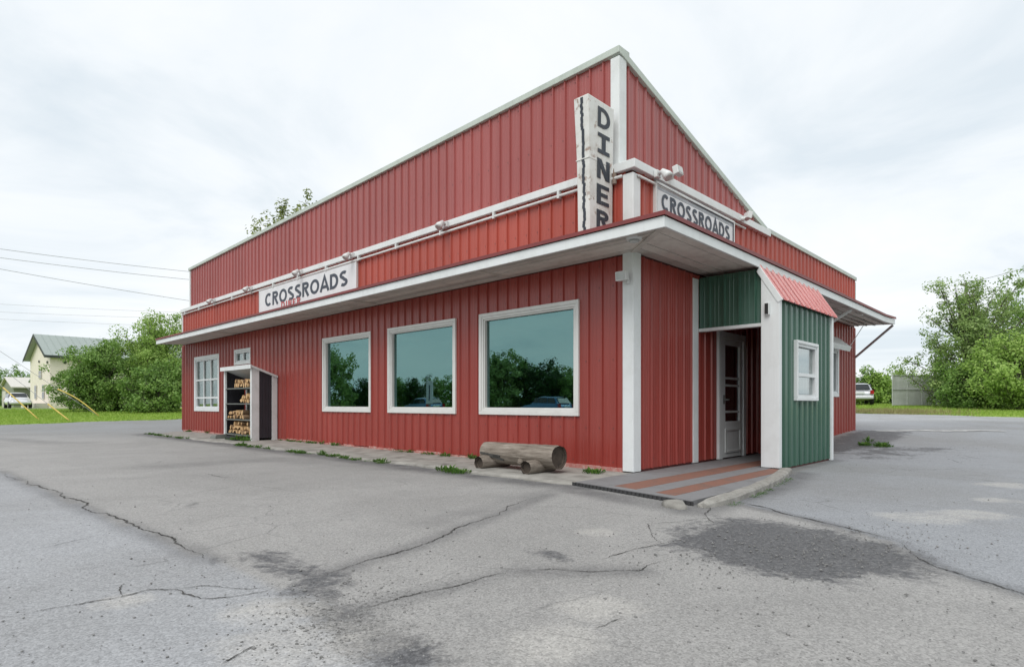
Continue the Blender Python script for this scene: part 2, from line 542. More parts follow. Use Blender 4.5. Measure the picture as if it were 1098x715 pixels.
MAT['rubber'] = plain('black_edging', (.05, .05, .052), .8)
MAT['peel'] = painted('peeling_base_paint', (.42, .16, .14), (.52, .48, .43), 1.0, .9, 16)

# ================================================================== ground
def build_asphalt():
    def axis(lo, hi, f0, f1, fine, coarse):
        a = list(np.arange(lo, f0, coarse)) + list(np.arange(f0, f1, fine)) + list(np.arange(f1, hi, coarse)) + [hi]
        return np.array(a)
    S = axis(-32, 24.8, -8.5, 6.5, .075, .45)
    T = axis(-30, 28.7, -8.5, 11.5, .075, .45)
    ss, tt = np.meshgrid(S, T, indexing='ij')
    # ragged outer edges
    wob = lambda k, q: .22 * np.sin(q * 1.3 + k) + .14 * np.sin(q * 3.1 + 2 * k) + .08 * np.sin(q * 7.7 + k)
    ss2 = ss.copy(); tt2 = tt.copy()
    ss2[-1, :] += wob(1, tt[-1, :]); tt2[:, -1] += wob(2, ss[:, -1])
    X = C0[0] + U2[0] * ss2 + U1[0] * tt2
    Y = C0[1] + U2[1] * ss2 + U1[1] * tt2
    Z = terrain(X, Y)
    Z = Z + .006 * np.sin(X * 1.1 + .7 * Y) * np.sin(Y * .8 - .4 * X)
    # the yard is heaped up a little where the gravel meets the far right wall
    n0, n1 = X.shape
    idx = np.arange(n0 * n1).reshape(n0, n1)
    faces = np.stack([idx[:-1, :-1], idx[1:, :-1], idx[1:, 1:], idx[:-1, 1:]], -1).reshape(-1, 4)
    verts = np.stack([X, Y, Z], -1).reshape(-1, 3)
    me = numpy_mesh('asphalt_lot', verts, faces, MAT['asphalt'], smooth=True)
    x, y = verts[:, 0], verts[:, 1]
    # ---- tone: three pours of asphalt of different age
    def side(p, q):      # signed distance to the line p-q (positive on its left)
        px, py = p; qx, qy = q
        dx, dy = qx - px, qy - py
        ln = sqrt(dx * dx + dy * dy)
        return ((x - px) * -dy + (y - py) * dx) / ln
    def seg_dist(pts):
        d = np.full(len(x), 1e9)
        for a, b in zip(pts[:-1], pts[1:]):
            ax, ay = a[:2]; bx, by = b[:2]
            dx, dy = bx - ax, by - ay
            u = np.clip(((x - ax) * dx + (y - ay) * dy) / (dx * dx + dy * dy), 0, 1)
            d = np.minimum(d, np.hypot(x - ax - u * dx, y - ay - u * dy))
        return d
    def G(*pts): return [ground(a, b)[:2] for a, b in pts]
    def inside(poly):
        r = np.zeros(len(x), bool)
        for (ax, ay), (bx, by) in zip(poly, poly[1:] + poly[:1]):
            c = ((ay > y) != (by > y)) & (x < (bx - ax) * (y - ay) / (by - ay + 1e-12) + ax)
            r ^= c
        return r
    beige = np.array([.310, .304, .294]); blue = np.array([.318, .326, .338]); right = np.array([.268, .278, .293])
    gl = G((0, 505), (95, 547), (225, 600), (330, 640), (400, 680), (470, 714))
    left_poly = gl + [(-1.2, -6), (-40, -6), (-40, 16), ground(-250, 475)[:2]]
    gr = G((778, 537), (880, 560), (960, 581), (1000, 606), (1098, 636), (1250, 690))
    right_poly = [L2W(4.2, -1.2), ] + gr + [(8, 2), (60, 2), (60, 40), L2W(24.8, 5), L2W(10.6, 0)]
    tone = np.tile(beige, (len(x), 1))
    mL = inside(left_poly); mR = inside(right_poly)
    far = sstep(14, 22, y) * (x < 0)
    tone[mL] = blue; tone[mR] = right
    tone = tone * (1 - far[:, None]) + np.array([.24, .245, .25]) * far[:, None]
    # gravel yard beyond the far right wall: paler
    farr = sstep(19, 22, y) * (x > 6)
    tone = tone * (1 - farr[:, None]) + np.array([.36, .37, .385]) * farr[:, None]
    # ---- wear channels
    patch = np.zeros(len(x)); stain = np.zeros(len(x)); pale = np.zeros(len(x))
    def blob(ch, poly, soft, amt=1.0):
        m = inside(poly); d = seg_dist(poly + poly[:1])
        sd = np.where(m, d, -d)
        np.maximum(ch, amt * sstep(-soft, soft, sd), out=ch)
    def line(ch, pts, w, amt=1.0):
        np.maximum(ch, amt * (1 - sstep(w * .2, w, seg_dist(pts))), out=ch)
    blob(patch, G((715, 572), (745, 560), (800, 557), (880, 566), (950, 582), (1003, 603), (985, 617), (900, 622), (820, 612), (760, 598), (725, 588)), .50, 1.1)
    blob(patch, G((312, 640), (345, 648), (400, 672), (475, 712), (440, 730), (380, 705), (340, 672)), .30, 1.25)
    line(patch, G((245, 601), (285, 596), (315, 612), (345, 622), (335, 640)), .34, .6)
    blob(patch, G((260, 622), (300, 619), (290, 629), (262, 629)), .1, .6)
    blob(patch, G((560, 590), (590, 588), (640, 606), (600, 604)), .14, .62)
    blob(patch, G((905, 478), (945, 468), (1000, 474), (1040, 480), (960, 492), (905, 492)), .5, .62)
    blob(patch, [L2W(4.5, -.1), L2W(10.7, -.1), L2W(11.2, -1.2), L2W(7, -1.4), L2W(4.6, -.9)], .4, .85)
    # damp dirt along the concrete apron, entry and cracks
    line(stain, [L2W(-1.35, -.2), L2W(-1.35, 17)], .55, .85)
    line(stain, [L2W(-1.6, -.3), L2W(-1.85, -1.8), L2W(.3, -1.75), L2W(1.8, -1.5)], .35, .7)
    line(stain, [L2W(1.9, -1.25), L2W(4.3, -1.25)], .25, .6)
    line(stain, G((460, 560), (590, 528)), .25, .25)
    for c in ((0, 505), (95, 547), (225, 600)), ((345, 617), (460, 580), (590, 530)), ((370, 657), (485, 630), (549, 613), (685, 612)), ((778, 537), (880, 560), (960, 581), (1000, 606), (1098, 636)):
        line(stain, G(*c), .16, .5)
    line(stain, G((0, 470), (60, 475), (98, 474)), .5, .35)
    line(stain, G((170, 500), (300, 492), (420, 500)), .6, .25)
    for cx, cy, rr in ((1068, 536, .30), (1040, 552, .45), (985, 555, .5), (645, 650, .3), (590, 690, .35), (330, 690, .5), (300, 655, .35), (1080, 520, .5), (130, 645, .2), (640, 570, .25)):
        gx, gy, _ = ground(cx, cy)
        d = np.hypot((x - gx) * .8, y - gy)
        np.maximum(pale, .85 * (1 - sstep(rr * .3, rr, d)), out=pale)
    a = me.color_attributes.new('tone', 'FLOAT_COLOR', 'POINT')
    a.data.foreach_set('color', np.concatenate([tone, np.ones((len(x), 1))], 1).astype(np.float32).ravel())
    a = me.color_attributes.new('wear', 'FLOAT_COLOR', 'POINT')
    a.data.foreach_set('color', np.stack([patch, stain, pale, np.ones(len(x))], 1).astype(np.float32).ravel())
    o = link('asphalt_lot', me)
    return tag(o, 'cracked grey asphalt parking lot in front of the red diner', 'parking lot', kind='structure')
asphalt = build_asphalt()

def build_ground():
    a = np.concatenate([np.array([-1500, -700, -350, -180, -120]), np.arange(-90, 91, 1.5), np.array([120, 180, 350, 700, 1500])])
    X, Y = np.meshgrid(a, a, indexing='ij')
    Z = terrain(X, Y) - .035
    n = len(a)
    idx = np.arange(n * n).reshape(n, n)
    faces = np.stack([idx[:-1, :-1], idx[1:, :-1], idx[1:, 1:], idx[:-1, 1:]], -1).reshape(-1, 4)
    me = numpy_mesh('ground', np.stack([X, Y, Z], -1).reshape(-1, 3), faces, MAT['soil'], smooth=True)
    o = link('ground', me)
    return tag(o, 'green lawn and field around the parking lot', 'ground', kind='structure')
build_ground()

def jag(pts, amp, it=4, seed=0):
    rr = random.Random(seed)
    pts = [np.array(p[:2], float) for p in pts]
    for k in range(it):
        out = [pts[0]]
        for a, b in zip(pts[:-1], pts[1:]):
            d = b - a
            nrm = np.array([-d[1], d[0]])
            m = (a + b) / 2 + nrm * rr.uniform(-amp, amp) * (.4 if k < 2 else 1.0)
            out += [m, b]
        pts = out
    return pts
def crack(pix, w, seed, amp=.13):
    """dirt-filled crack lying a few mm over the asphalt"""
    pts = jag([ground(a, b) for a, b in pix], amp, 6, seed)
    rr = random.Random(seed + 50)
    b = MB()
    n = len(pts)
    vs_, fs_ = [], []
    for i, p in enumerate(pts):
        d = pts[min(i + 1, n - 1)] - pts[max(i - 1, 0)]
        d /= np.linalg.norm(d) + 1e-9
        nn = np.array([-d[1], d[0]])
        ww = w * .58 * rr.uniform(.3, 1.0) * (.72 + .28 * sin(i * .09 + seed)) * (min(1, 4 * (i + .4) / n, 4 * (n - i - .6) / n))
        z0 = float(terrain(*p)) + .006 * sin(p[0] * 1.1 + .7 * p[1]) * sin(p[1] * .8 - .4 * p[0]) + .004
        vs_ += [(p[0] + nn[0] * ww, p[1] + nn[1] * ww, z0), (p[0] - nn[0] * ww, p[1] - nn[1] * ww, z0)]
        if i:
            fs_.append((2 * i - 2, 2 * i - 1, 2 * i + 1, 2 * i))
    b.add(vs_, fs_)
    b.build('crack', MAT['crack'], asphalt)
CR = [
    ([(0, 505), (30, 517), (60, 527), (95, 547), (150, 565), (195, 585), (228, 600)], .022),
    ([(345, 617), (400, 599), (460, 581), (520, 556), (592, 530)], .016),
    ([(368, 659), (430, 641), (485, 630), (520, 619), (550, 613)], .012),
    ([(550, 615), (590, 610), (630, 613), (685, 612), (722, 597)], .011),
    ([(640, 602), (670, 592), (700, 585), (716, 581)], .010),
    ([(716, 588), (698, 570), (694, 562), (725, 560), (762, 556)], .008),
    ([(778, 536), (800, 540), (825, 545), (850, 553), (882, 560), (930, 571), (965, 579)], .024),
    ([(965, 579), (985, 598), (1004, 607), (1040, 618), (1098, 636), (1150, 655)], .014),
    ([(0, 664), (40, 655), (85, 648), (130, 640), (160, 632), (190, 632), (215, 642), (250, 640), (285, 634), (310, 622)], .012),
    ([(175, 634), (215, 628), (265, 632), (300, 628)], .008),
    ([(130, 640), (132, 626)], .010),
    ([(762, 540), (756, 552), (768, 562)], .012),
    ([(235, 714), (260, 700), (275, 692)], .009),
    ([(636, 676), (655, 668), (668, 664)], .007),
    ([(0, 596), (60, 585), (120, 570)], .006),
    ([(110, 612), (160, 605), (195, 598)], .006),
    ([(210, 507), (240, 512), (262, 513)], .014),
]
for i, (p, w) in enumerate(CR):
    crack(p, w, 100 + i)

def paint_line(px0, px1, py, w):
    m = MB(); v = []; n = 40
    for i in range(n + 1):
        x, y, z = ground(px0 + (px1 - px0) * i / n, py + .12 * sin(i * .35))
        ww = w * (.6 + .4 * random.random())
        v += [(x, y - ww, float(terrain(x, y - ww)) + .007), (x, y + ww, float(terrain(x, y + ww)) + .007)]
    m.add(v, [(2 * i, 2 * i + 2, 2 * i + 3, 2 * i + 1) for i in range(n)])
    m.build('faded_line', plain('faded_line_paint', (.50, .50, .49), .9, var=.45, scale=5), asphalt)
paint_line(938, 1075, 460, .2)

def build_gravel():
    n = 6000
    P = []
    zones = [((715, 558), (1010, 622), .34), ((300, 620), (480, 714), .30), ((905, 466), (1098, 500), .10), ((0, 520), (1098, 714), .26)]
    for (x0, y0), (x1, y1), fr in zones:
        for _ in range(int(n * fr)):
            if x1 - x0 > 1000: qx, qy = random.uniform(x0, x1), random.uniform(y0, y1)
            else: qx, qy = random.gauss((x0 + x1) / 2, (x1 - x0) * .27), min(760, max(y0 - 8, random.gauss((y0 + y1) / 2, (y1 - y0) * .25)))
            gx, gy, gz = ground(qx, qy)
            P.append((gx, gy, gz))
    P = np.array(P)
    m = len(P)
    size = RNG.gamma(2.0, .0016, m).clip(.0015, .011)
    base = np.array([(1, 0, 0), (-1, 0, 0), (0, 1, 0), (0, -1, 0), (0, 0, .7), (0, 0, -.5)], float)
    j = RNG.uniform(.7, 1.3, (m, 6, 3))
    a = RNG.uniform(0, 2 * pi, m)
    b = base[None] * j
    bx = b[..., 0] * np.cos(a)[:, None] - b[..., 1] * np.sin(a)[:, None]
    by = b[..., 0] * np.sin(a)[:, None] + b[..., 1] * np.cos(a)[:, None]
    v = np.stack([bx, by, b[..., 2]], -1) * size[:, None, None] + P[:, None, :] + np.array([0, 0, .004])
    f0 = np.array([(0, 2, 4), (2, 1, 4), (1, 3, 4), (3, 0, 4), (2, 0, 5), (1, 2, 5), (3, 1, 5), (0, 3, 5)])
    f = (f0[None] + 6 * np.arange(m)[:, None, None]).reshape(-1, 3)
    o = link('gravel', numpy_mesh('gravel', v.reshape(-1, 3), f, MAT['pebble']))
    tag(o, 'loose gravel and crumbs of asphalt strewn over the lot', 'gravel', kind='stuff')
build_gravel()

# ================================================================== siding
PITCH = .2286
RIB = [(0, 0), (.011, .026), (.030, .026), (.041, 0), (.105, 0), (.111, .004), (.117, .004), (.123, 0), (.165, 0), (.171, .004), (.177, .004), (.183, 0)]
def rib_profile(u0, u1, phase=0.0):
    pts = []
    k0 = math.floor((u0 - phase) / PITCH) - 1
    k1 = math.ceil((u1 - phase) / PITCH) + 1
    for k in range(k0, k1):
        for a, d in RIB:
            pts.append((phase + k * PITCH + a, d))
    us = [p[0] for p in pts]; ds = [p[1] for p in pts]
    out = [(u0, float(np.interp(u0, us, ds)))]
    out += [(u, d) for u, d in pts if u0 < u < u1]
    out.append((u1, float(np.interp(u1, us, ds))))
    return out, us, ds
def siding(parent, P, u0, u1, zb, zt, mat, holes=(), panel=PITCH * 4, name='siding_panel', phase=0.0):
    """ribbed sheets side by side; P(u, d, z) -> point, zb/zt numbers or functions of u, holes (ua, ub, za, zb)"""
    fb = zb if callable(zb) else (lambda u: zb)
    ft = zt if callable(zt) else (lambda u: zt)
    edges = [u0]
    k = math.floor((u0 - phase) / panel) + 1
    while phase + k * panel < u1 - .03:
        if phase + k * panel > u0 + .03:
            edges.append(phase + k * panel)
        k += 1
    edges.append(u1)
    for i, (a, b) in enumerate(zip(edges[:-1], edges[1:])):
        off = .0022 if i % 2 else 0.0
        bb = b + .012 if i % 2 and b < u1 - .02 else b
        aa = a - .012 if i % 2 and a > u0 + .02 else a
        prof, us, ds = rib_profile(aa, bb, phase)
        cuts = sorted({p[0] for p in prof} | {h for q in holes for h in q[:2] if aa < h < bb})
        m = MB()
        for ua, ub in zip(cuts[:-1], cuts[1:]):
            if ub - ua < 1e-6: continue
            um = (ua + ub) / 2
            da, db = float(np.interp(ua, us, ds)) + off, float(np.interp(ub, us, ds)) + off
            iv = [(None, None)]
            blk = sorted([(h[2], h[3]) for h in holes if h[0] < um < h[1]])
            lo = [fb]; segs = []
            cur = fb
            for za, zc in blk:
                segs.append((cur, (lambda u, z=za: z))); cur = (lambda u, z=zc: z)
            segs.append((cur, ft))
            for g0, g1 in segs:
                if g1(um) - g0(um) < .01: continue
                m.quad(P(ua, da, g0(ua)), P(ub, db, g0(ub)), P(ub, db, g1(ub)), P(ua, da, g1(ua)))
        # a sheet cut right through by a window becomes two sheets
        par = {}
        def find(q):
            while par.setdefault(q, q) != q: q = par[q]
            return q
        key = lambda p: tuple(round(c, 4) for c in p)
        for fc in m.f:
            k0 = find(key(m.v[fc[0]]))
            for q in fc[1:]: par[find(key(m.v[q]))] = k0
        grp = {}
        for fc in m.f: grp.setdefault(find(key(m.v[fc[0]])), []).append(fc)
        for fl_ in grp.values():
            mm = MB()
            for fc in fl_: mm.quad(*[m.v[q] for q in fc])
            mm.build(name, mat, parent)
def slab(mb, P, u0, u1, z0, z1, d0, d1, holes=()):
    """wall core with rectangular openings"""
    us = sorted({u0, u1} | {h for q in holes for h in q[:2]})
    for a, b in zip(us[:-1], us[1:]):
        um = (a + b) / 2
        cur = z0
        for h in sorted([h for h in holes if h[0] < um < h[1]], key=lambda h: h[2]):
            if h[2] - cur > .005:
                mb.hexa([P(a, d0, cur), P(b, d0, cur), P(b, d1, cur), P(a, d1, cur), P(a, d0, h[2]), P(b, d0, h[2]), P(b, d1, h[2]), P(a, d1, h[2])])
            cur = h[3]
        if z1 - cur > .005:
            mb.hexa([P(a, d0, cur), P(b, d0, cur), P(b, d1, cur), P(a, d1, cur), P(a, d0, z1), P(b, d0, z1), P(b, d1, z1), P(a, d1, z1)])

# ================================================================== the diner
LEN, WID = 17.8, 10.6
SOF, FTOP = 2.93, 3.025
OL, OR_ = .88, .97            # eave overhang on the long side and on the door side
EL, ER = 17.55, 10.30         # where the eave ends
LEDGE = 4.10
bx_, by_ = L2W(0, 0)
diner = thing('diner_building', 'red metal clad roadside diner with white trim, wide eave and green entry porch', 'diner', (bx_, by_, 0), ROT)
PL = lambda u, d, z: (-.004 - d, u, z)            # long facade
PR = lambda u, d, z: (u, -.004 - d, z)            # door facade
PLU = lambda u, d, z: (.12 - d, u, z)             # upper long wall
PRU = lambda u, d, z: (u, .30 - d, z)             # upper gable wall

WIN = [(.862, 2.94, .777, 2.437), (3.537, 5.59, .777, 2.437), (6.19, 8.18, .777, 2.437)]
W4 = (14.44, 16.60, .72, 2.47)
W5 = (12.15, 13.28, 2.06, 2.50)
DOOR = (2.50, 3.56, .05, 2.14)
W6 = (7.45, 9.12, 1.12, 2.30)
ins = lambda w, k=.05: (w[0] + k, w[1] - k, w[2] + k, w[3] - k)
hl = [ins(w) for w in WIN] + [ins(W4), ins(W5)]
hr = [ins(DOOR, .03), ins(W6)]

# walls (cores) and their sheets
m = MB(); slab(m, lambda u, d, z: (d, u, z), 0, LEN, -.15, LEDGE, .0, .12, hl)
wl1 = m.build('wall', MAT['bare'], diner)
siding(wl1, PL, .10, LEN, .075, 2.93, MAT['red_low'], hl)
siding(wl1, PL, .10, LEN, 2.99, LEDGE, MAT['red_mid'])
m = MB(); slab(m, lambda u, d, z: (u, d, z), .121, WID, -.15, LEDGE, .0, .12, hr)
wl2 = m.build('wall', MAT['bare'], diner)
gz = lambda u: .07 if u < 4.3 else float(np.interp(u, [4.3, 5.2, 10.6], [.03, .03, .20]))
siding(wl2, PR, .10, WID, gz, 2.93, MAT['red_low'], hr)
siding(wl2, PR, .10, WID, 2.99, LEDGE + .06, MAT['red_mid'])
ZU = lambda t: float(np.interp(t, [.3, 17.44], [5.76, 5.47]))
SG = 6.35
ZG = lambda s: float(np.interp(s, [.12, SG], [5.76, 4.13]))
m = MB()
m.hexa([(.122, .42, LEDGE), (.22, .42, LEDGE), (.22, 17.42, LEDGE), (.122, 17.42, LEDGE),
        (.122, .42, ZU(.42) - .02), (.22, .42, ZU(.42) - .02), (.22, 17.42, 5.45), (.122, 17.42, 5.45)])
wl3 = m.build('wall', MAT['bare'], diner)
siding(wl3, PLU, .36, 17.44, LEDGE + .05, ZU, MAT['red_up'], phase=.06)
m = MB()
m.add([(.14, .302, LEDGE), (SG, .302, LEDGE), (SG, .302, 4.12), (.14, .302, 5.72), (.14, .40, LEDGE), (SG, .40, LEDGE), (SG, .40, 4.12), (.14, .40, 5.72)],
      [(0, 1, 2, 3), (7, 6, 5, 4), (0, 4, 5, 1), (1, 5, 6, 2), (2, 6, 7, 3), (3, 7, 4, 0)])
wl4 = m.build('wall', MAT['bare'], diner)
siding(wl4, PRU, .20, SG, LEDGE + .05, ZG, MAT['red_up'], phase=.1)
# the two walls that face away
m = MB(); m.box(.125, WID - .001, LEN - .12, LEN - .002, -.15, LEDGE)
wl5 = m.build('wall', MAT['bare'], diner)
siding(wl5, lambda u, d, z: (u, LEN + .004 + d, z), .1, WID, .0, LEDGE, MAT['red_low'])
m = MB(); m.box(WID - .12, WID - .004, .125, LEN - .125, -.15, LEDGE)
wl6 = m.build('wall', MAT['bare'], diner)
siding(wl6, lambda u, d, z: (WID + .004 + d, u, z), .1, LEN - .1, .0, LEDGE, MAT['red_low'])
m = MB()
m.add([(WID * 0 + .2, 17.40, LEDGE), (SG, 17.40, LEDGE), (SG, 17.40, 4.10), (.2, 17.40, 5.40)], [(0, 1, 2, 3)])
m.build('wall', MAT['red_up'], diner)
# roof
m = MB()
m.add([(.2, .38, 5.68), (.2, 17.42, 5.40), (SG, 17.42, 4.08), (SG, .38, 4.08), (WID, .1, 4.05), (WID, LEN - .05, 4.05)],
      [(0, 1, 2, 3), (3, 2, 5, 4)])
m.build('roof', MAT['roof_flat'], diner)
# inside: floor, ceiling
m = MB(); m.box(.13, WID - .13, .13, LEN - .13, -.1, .05)
m.build('floor', MAT['interior'], diner)
m = MB(); m.box(.13, WID - .13, .13, LEN - .13, 2.75, 2.85)
m.build('ceiling', MAT['interior'], diner)
m = MB(); m.box(4.0, 4.1, .13, LEN - .13, .06, 2.74)
m.build('partition', MAT['interior'], diner)

# trims
def trim(boxes, mat='white', bevel=.006, name='trim'):
    m = MB()
    for b in boxes: m.box(*b)
    return m.build(name, MAT[mat], diner, bevel=bevel)
trim([(-.040, -.001, -.036, .125, .055, SOF + .03)], name='corner_post')          # corner post, long side flange
trim([(-.036, .150, -.042, -.003, .052, SOF + .032)], name='corner_post')
trim([(-.036, -.001, -.034, .125, 3.0, LEDGE - .10)], name='corner_post')
trim([(-.034, .14, -.040, -.003, 3.0, LEDGE - .102)], name='corner_post')
trim([(.080, .118, .262, .40, LEDGE + .04, 5.70)], name='corner_post')
trim([(.082, .26, .256, .296, LEDGE + .042, 5.70)], name='corner_post')
trim([(-.032, -.001, LEN - .05, LEN + .02, .06, 2.92)], 'red_low', name='corner_trim')
trim([(-.034, -.001, LEN - .06, LEN + .02, 3.0, LEDGE - .02)], name='corner_trim')
trim([(.085, .119, 17.36, 17.46, LEDGE + .05, 5.44)], name='corner_trim')
trim([(WID - .06, WID + .02, -.03, -.001, .15, 2.92)], 'red_low', name='corner_trim')
trim([(WID - .03, WID + .03, -.03, -.001, 3.0, LEDGE + .02)], 'cap', name='corner_trim')
# parapet caps
m = MB()
m.hexa([(.06, .245, 5.735), (.32, .245, 5.735), (.32, 17.48, 5.445), (.06, 17.48, 5.445), (.06, .245, 5.83), (.32, .245, 5.83), (.32, 17.48, 5.535), (.06, 17.48, 5.535)])
m.build('parapet_cap', MAT['cap'], diner, bevel=.008)
m = MB()
m.hexa([(.09, .24, ZG(.09) - .035), (SG, .24, 4.10), (SG, .46, 4.10), (.09, .46, ZG(.09) - .035), (.09, .24, ZG(.09) + .068), (SG, .24, 4.205), (SG, .46, 4.205), (.09, .46, ZG(.09) + .068)])
m.build('parapet_cap', MAT['cap'], diner, bevel=.008)
m = MB(); m.box(4.6, WID + .04, -.05, .14, LEDGE + .062, LEDGE + .15)
m.build('parapet_cap', MAT['cap'], diner, bevel=.008)
# ledge with conduit
m = MB()
m.box(-.075, .125, -.06, LEN + .03, LEDGE - .055, LEDGE + .055)
m.build('ledge', MAT['white'], diner, bevel=.008)
m = MB()
m.hexa([(-.078, -.085, LEDGE - .058), (4.62, -.085, LEDGE - .02), (4.62, .298, LEDGE - .02), (-.078, .298, LEDGE - .058),
        (-.078, -.085, LEDGE + .058), (4.62, -.085, LEDGE + .10), (4.62, .298, LEDGE + .10), (-.078, .298, LEDGE + .058)])
m.build('ledge', MAT['white'], diner, bevel=.008)
m = MB(); m.tube([(-.062, .12, LEDGE - .125), (-.062, 6, LEDGE - .14), (-.062, 12, LEDGE - .125), (-.062, LEN - .1, LEDGE - .13)], .022, 8)
m.build('conduit', MAT['white_b'], diner, smooth=True)
m = MB(); m.tube([(.05, -.06, LEDGE - .135), (3.5, -.06, LEDGE - .10)], .018, 8)
m.build('conduit', MAT['white_b'], diner, smooth=True)
for t in np.arange(1.2, 17.5, 1.35):
    MB().box(-.088, -.02, t - .018, t + .018, LEDGE - .165, LEDGE - .05).build('conduit_clip', MAT['white_b'], diner)

# eave
m = MB()
OX, OY = -OL - .025, -OR_ - .025
sag = -.03
m.add([(OX, OY, FTOP + .004), (OX, EL, FTOP + .004), (-.02, EL, 3.30), (-.02, -.02, 3.30), (9.3, OY, FTOP + .004 + sag), (ER, OY, FTOP + .01), (ER, -.02, 3.28), (9.3, -.02, 3.28),
       (OX, OY, FTOP + .052), (OX, EL, FTOP + .052), (-.02, EL, 3.355), (-.02, -.02, 3.355), (9.3, OY, FTOP + .052 + sag), (ER, OY, FTOP + .058), (ER, -.02, 3.335), (9.3, -.02, 3.335)],
      [(0, 1, 2, 3), (0, 3, 7, 4), (4, 7, 6, 5), (8, 11, 10, 9), (8, 12, 15, 11), (12, 13, 14, 15),
       (0, 8, 9, 1), (1, 9, 10, 2), (0, 4, 12, 8), (4, 5, 13, 12), (5, 6, 14, 13)])
eave = m.build('eave_roof', MAT['maroon'], diner)
m = MB()
m.box(-OL, -OL + .03, -OR_ + .0, EL, SOF - .03, FTOP)
m.build('fascia', MAT['white'], eave, bevel=.004)
m = MB()
m.hexa([(-OL + .031, -OR_, SOF - .022), (9.3, -OR_, SOF - .03 + sag), (9.3, -OR_ + .03, SOF - .03 + sag), (-OL + .031, -OR_ + .03, SOF - .022),
        (-OL + .031, -OR_, FTOP), (9.3, -OR_, FTOP + sag), (9.3, -OR_ + .03, FTOP + sag), (-OL + .031, -OR_ + .03, FTOP)])
m.hexa([(9.301, -OR_, SOF - .03 + sag), (ER, -OR_, SOF - .02), (ER, -OR_ + .03, SOF - .02), (9.301, -OR_ + .03, SOF - .03 + sag),
        (9.301, -OR_, FTOP + sag), (ER, -OR_, FTOP + .006), (ER, -OR_ + .03, FTOP + .006), (9.301, -OR_ + .03, FTOP + sag)])
m.build('fascia', MAT['white'], eave, bevel=.004)
m = MB()
m.add([(-OL + .03, EL - .03, SOF - .02), (-.04, EL - .03, SOF + .02), (-.04, EL - .03, 3.29), (-OL + .03, EL - .03, FTOP),
       (-OL + .03, EL, SOF - .02), (-.04, EL, SOF + .02), (-.04, EL, 3.29), (-OL + .03, EL, FTOP)],
      [(0, 1, 2, 3), (7, 6, 5, 4), (0, 4, 5, 1), (1, 5, 6, 2), (2, 6, 7, 3), (3, 7, 4, 0)])
m.build('fascia', MAT['white'], eave)
m = MB()
m.add([(ER - .03, -OR_ + .03, SOF - .02), (ER - .03, -.04, SOF + .02), (ER - .03, -.04, 3.27), (ER - .03, -OR_ + .03, FTOP),
       (ER, -OR_ + .03, SOF - .02), (ER, -.04, SOF + .02), (ER, -.04, 3.27), (ER, -OR_ + .03, FTOP)],
      [(0, 1, 2, 3), (7, 6, 5, 4), (0, 4, 5, 1), (1, 5, 6, 2), (2, 6, 7, 3), (3, 7, 4, 0)])
m.build('fascia', MAT['white'], eave)
# soffit planks: five across, butted along the length, mitred at the corner
NP = 5
zs = lambda k: SOF + .022 * (k / NP)
rp = random.Random(3)
for k in range(NP):
    a = -OL + .034 + k * (OL - .04) / NP + .008
    b = -OL + .034 + (k + 1) * (OL - .04) / NP - .008
    ca, cb = -OR_ + .034 + k * (OR_ - .04) / NP + .008, -OR_ + .034 + (k + 1) * (OR_ - .04) / NP - .008
    cuts = [None, 2.2 + .0 * k, 5.8, 9.4, 13.0, EL - .035]
    for j in range(len(cuts) - 1):
        t0a = ca + .03 if j == 0 else cuts[j] + .003
        t0b = cb + .03 if j == 0 else cuts[j] + .003
        t1 = cuts[j + 1] - .003
        z0, z1 = zs(k) + rp.uniform(-.006, .006), zs(k + 1) + rp.uniform(-.006, .006)
        dz = rp.uniform(-.006, .004)
        MB().hexa([(a, t0a, z0), (b, t0b, z1), (b, t1, z1 + dz), (a, t1, z0 + dz), (a, t0a, z0 + .016), (b, t0b, z1 + .016), (b, t1, z1 + .016 + dz), (a, t1, z0 + .016 + dz)]).build('soffit_plank', MAT['soffit'], eave)
    cuts = [None, 2.6, 6.2, ER - .035]
    for j in range(len(cuts) - 1):
        s0a = a + .03 if j == 0 else cuts[j] + .003
        s0b = b + .03 if j == 0 else cuts[j] + .003
        s1 = cuts[j + 1] - .003
        z0, z1 = zs(k) + rp.uniform(-.006, .006), zs(k + 1) + rp.uniform(-.006, .006)
        sg = sag if j == 2 else 0
        MB().hexa([(s0a, ca, z0), (s1, ca, z0 + sg), (s1, cb, z1), (s0b, cb, z1), (s0a, ca, z0 + .016), (s1, ca, z0 + .016 + sg), (s1, cb, z1 + .016), (s0b, cb, z1 + .016)]).build('soffit_plank', MAT['soffit'], eave)
MB().bar((-OL + .05, -OR_ + .05, SOF - .012), (-.045, -.045, SOF + .012), .07, .016).build('soffit_batten', MAT['soffit'], eave)
for tj in (2.2, 5.8, 9.4, 13.0):
    MB().bar((-OL + .04, tj, SOF - .006), (-.045, tj, SOF + .014), .05, .014).build('soffit_batten', MAT['soffit'], eave)
# round lamp in the soffit
sx, sy = -.62, -.42
lampc = MB().tube([(sx, sy, SOF - .022), (sx, sy, SOF + .012)], [.085, .10], 20).build('soffit_lamp', MAT['white_b'], diner, smooth=False)
MB().tube([(sx, sy, SOF - .045), (sx, sy, SOF - .031)], [.05, .065], 16).build('bulb', MAT['lamp_glass'], lampc)
# eave braces on the door side
MB().bar((6.55, -.03, 2.28), (6.75, -.90, 2.87), .09, .04).build('brace', MAT['white_b'], diner)
MB().bar((WID - .01, -.02, 2.16), (ER - .04, -.93, 2.885), .045, .045).build('brace', plain('brace_paint', (.46, .43, .43), .6), diner)

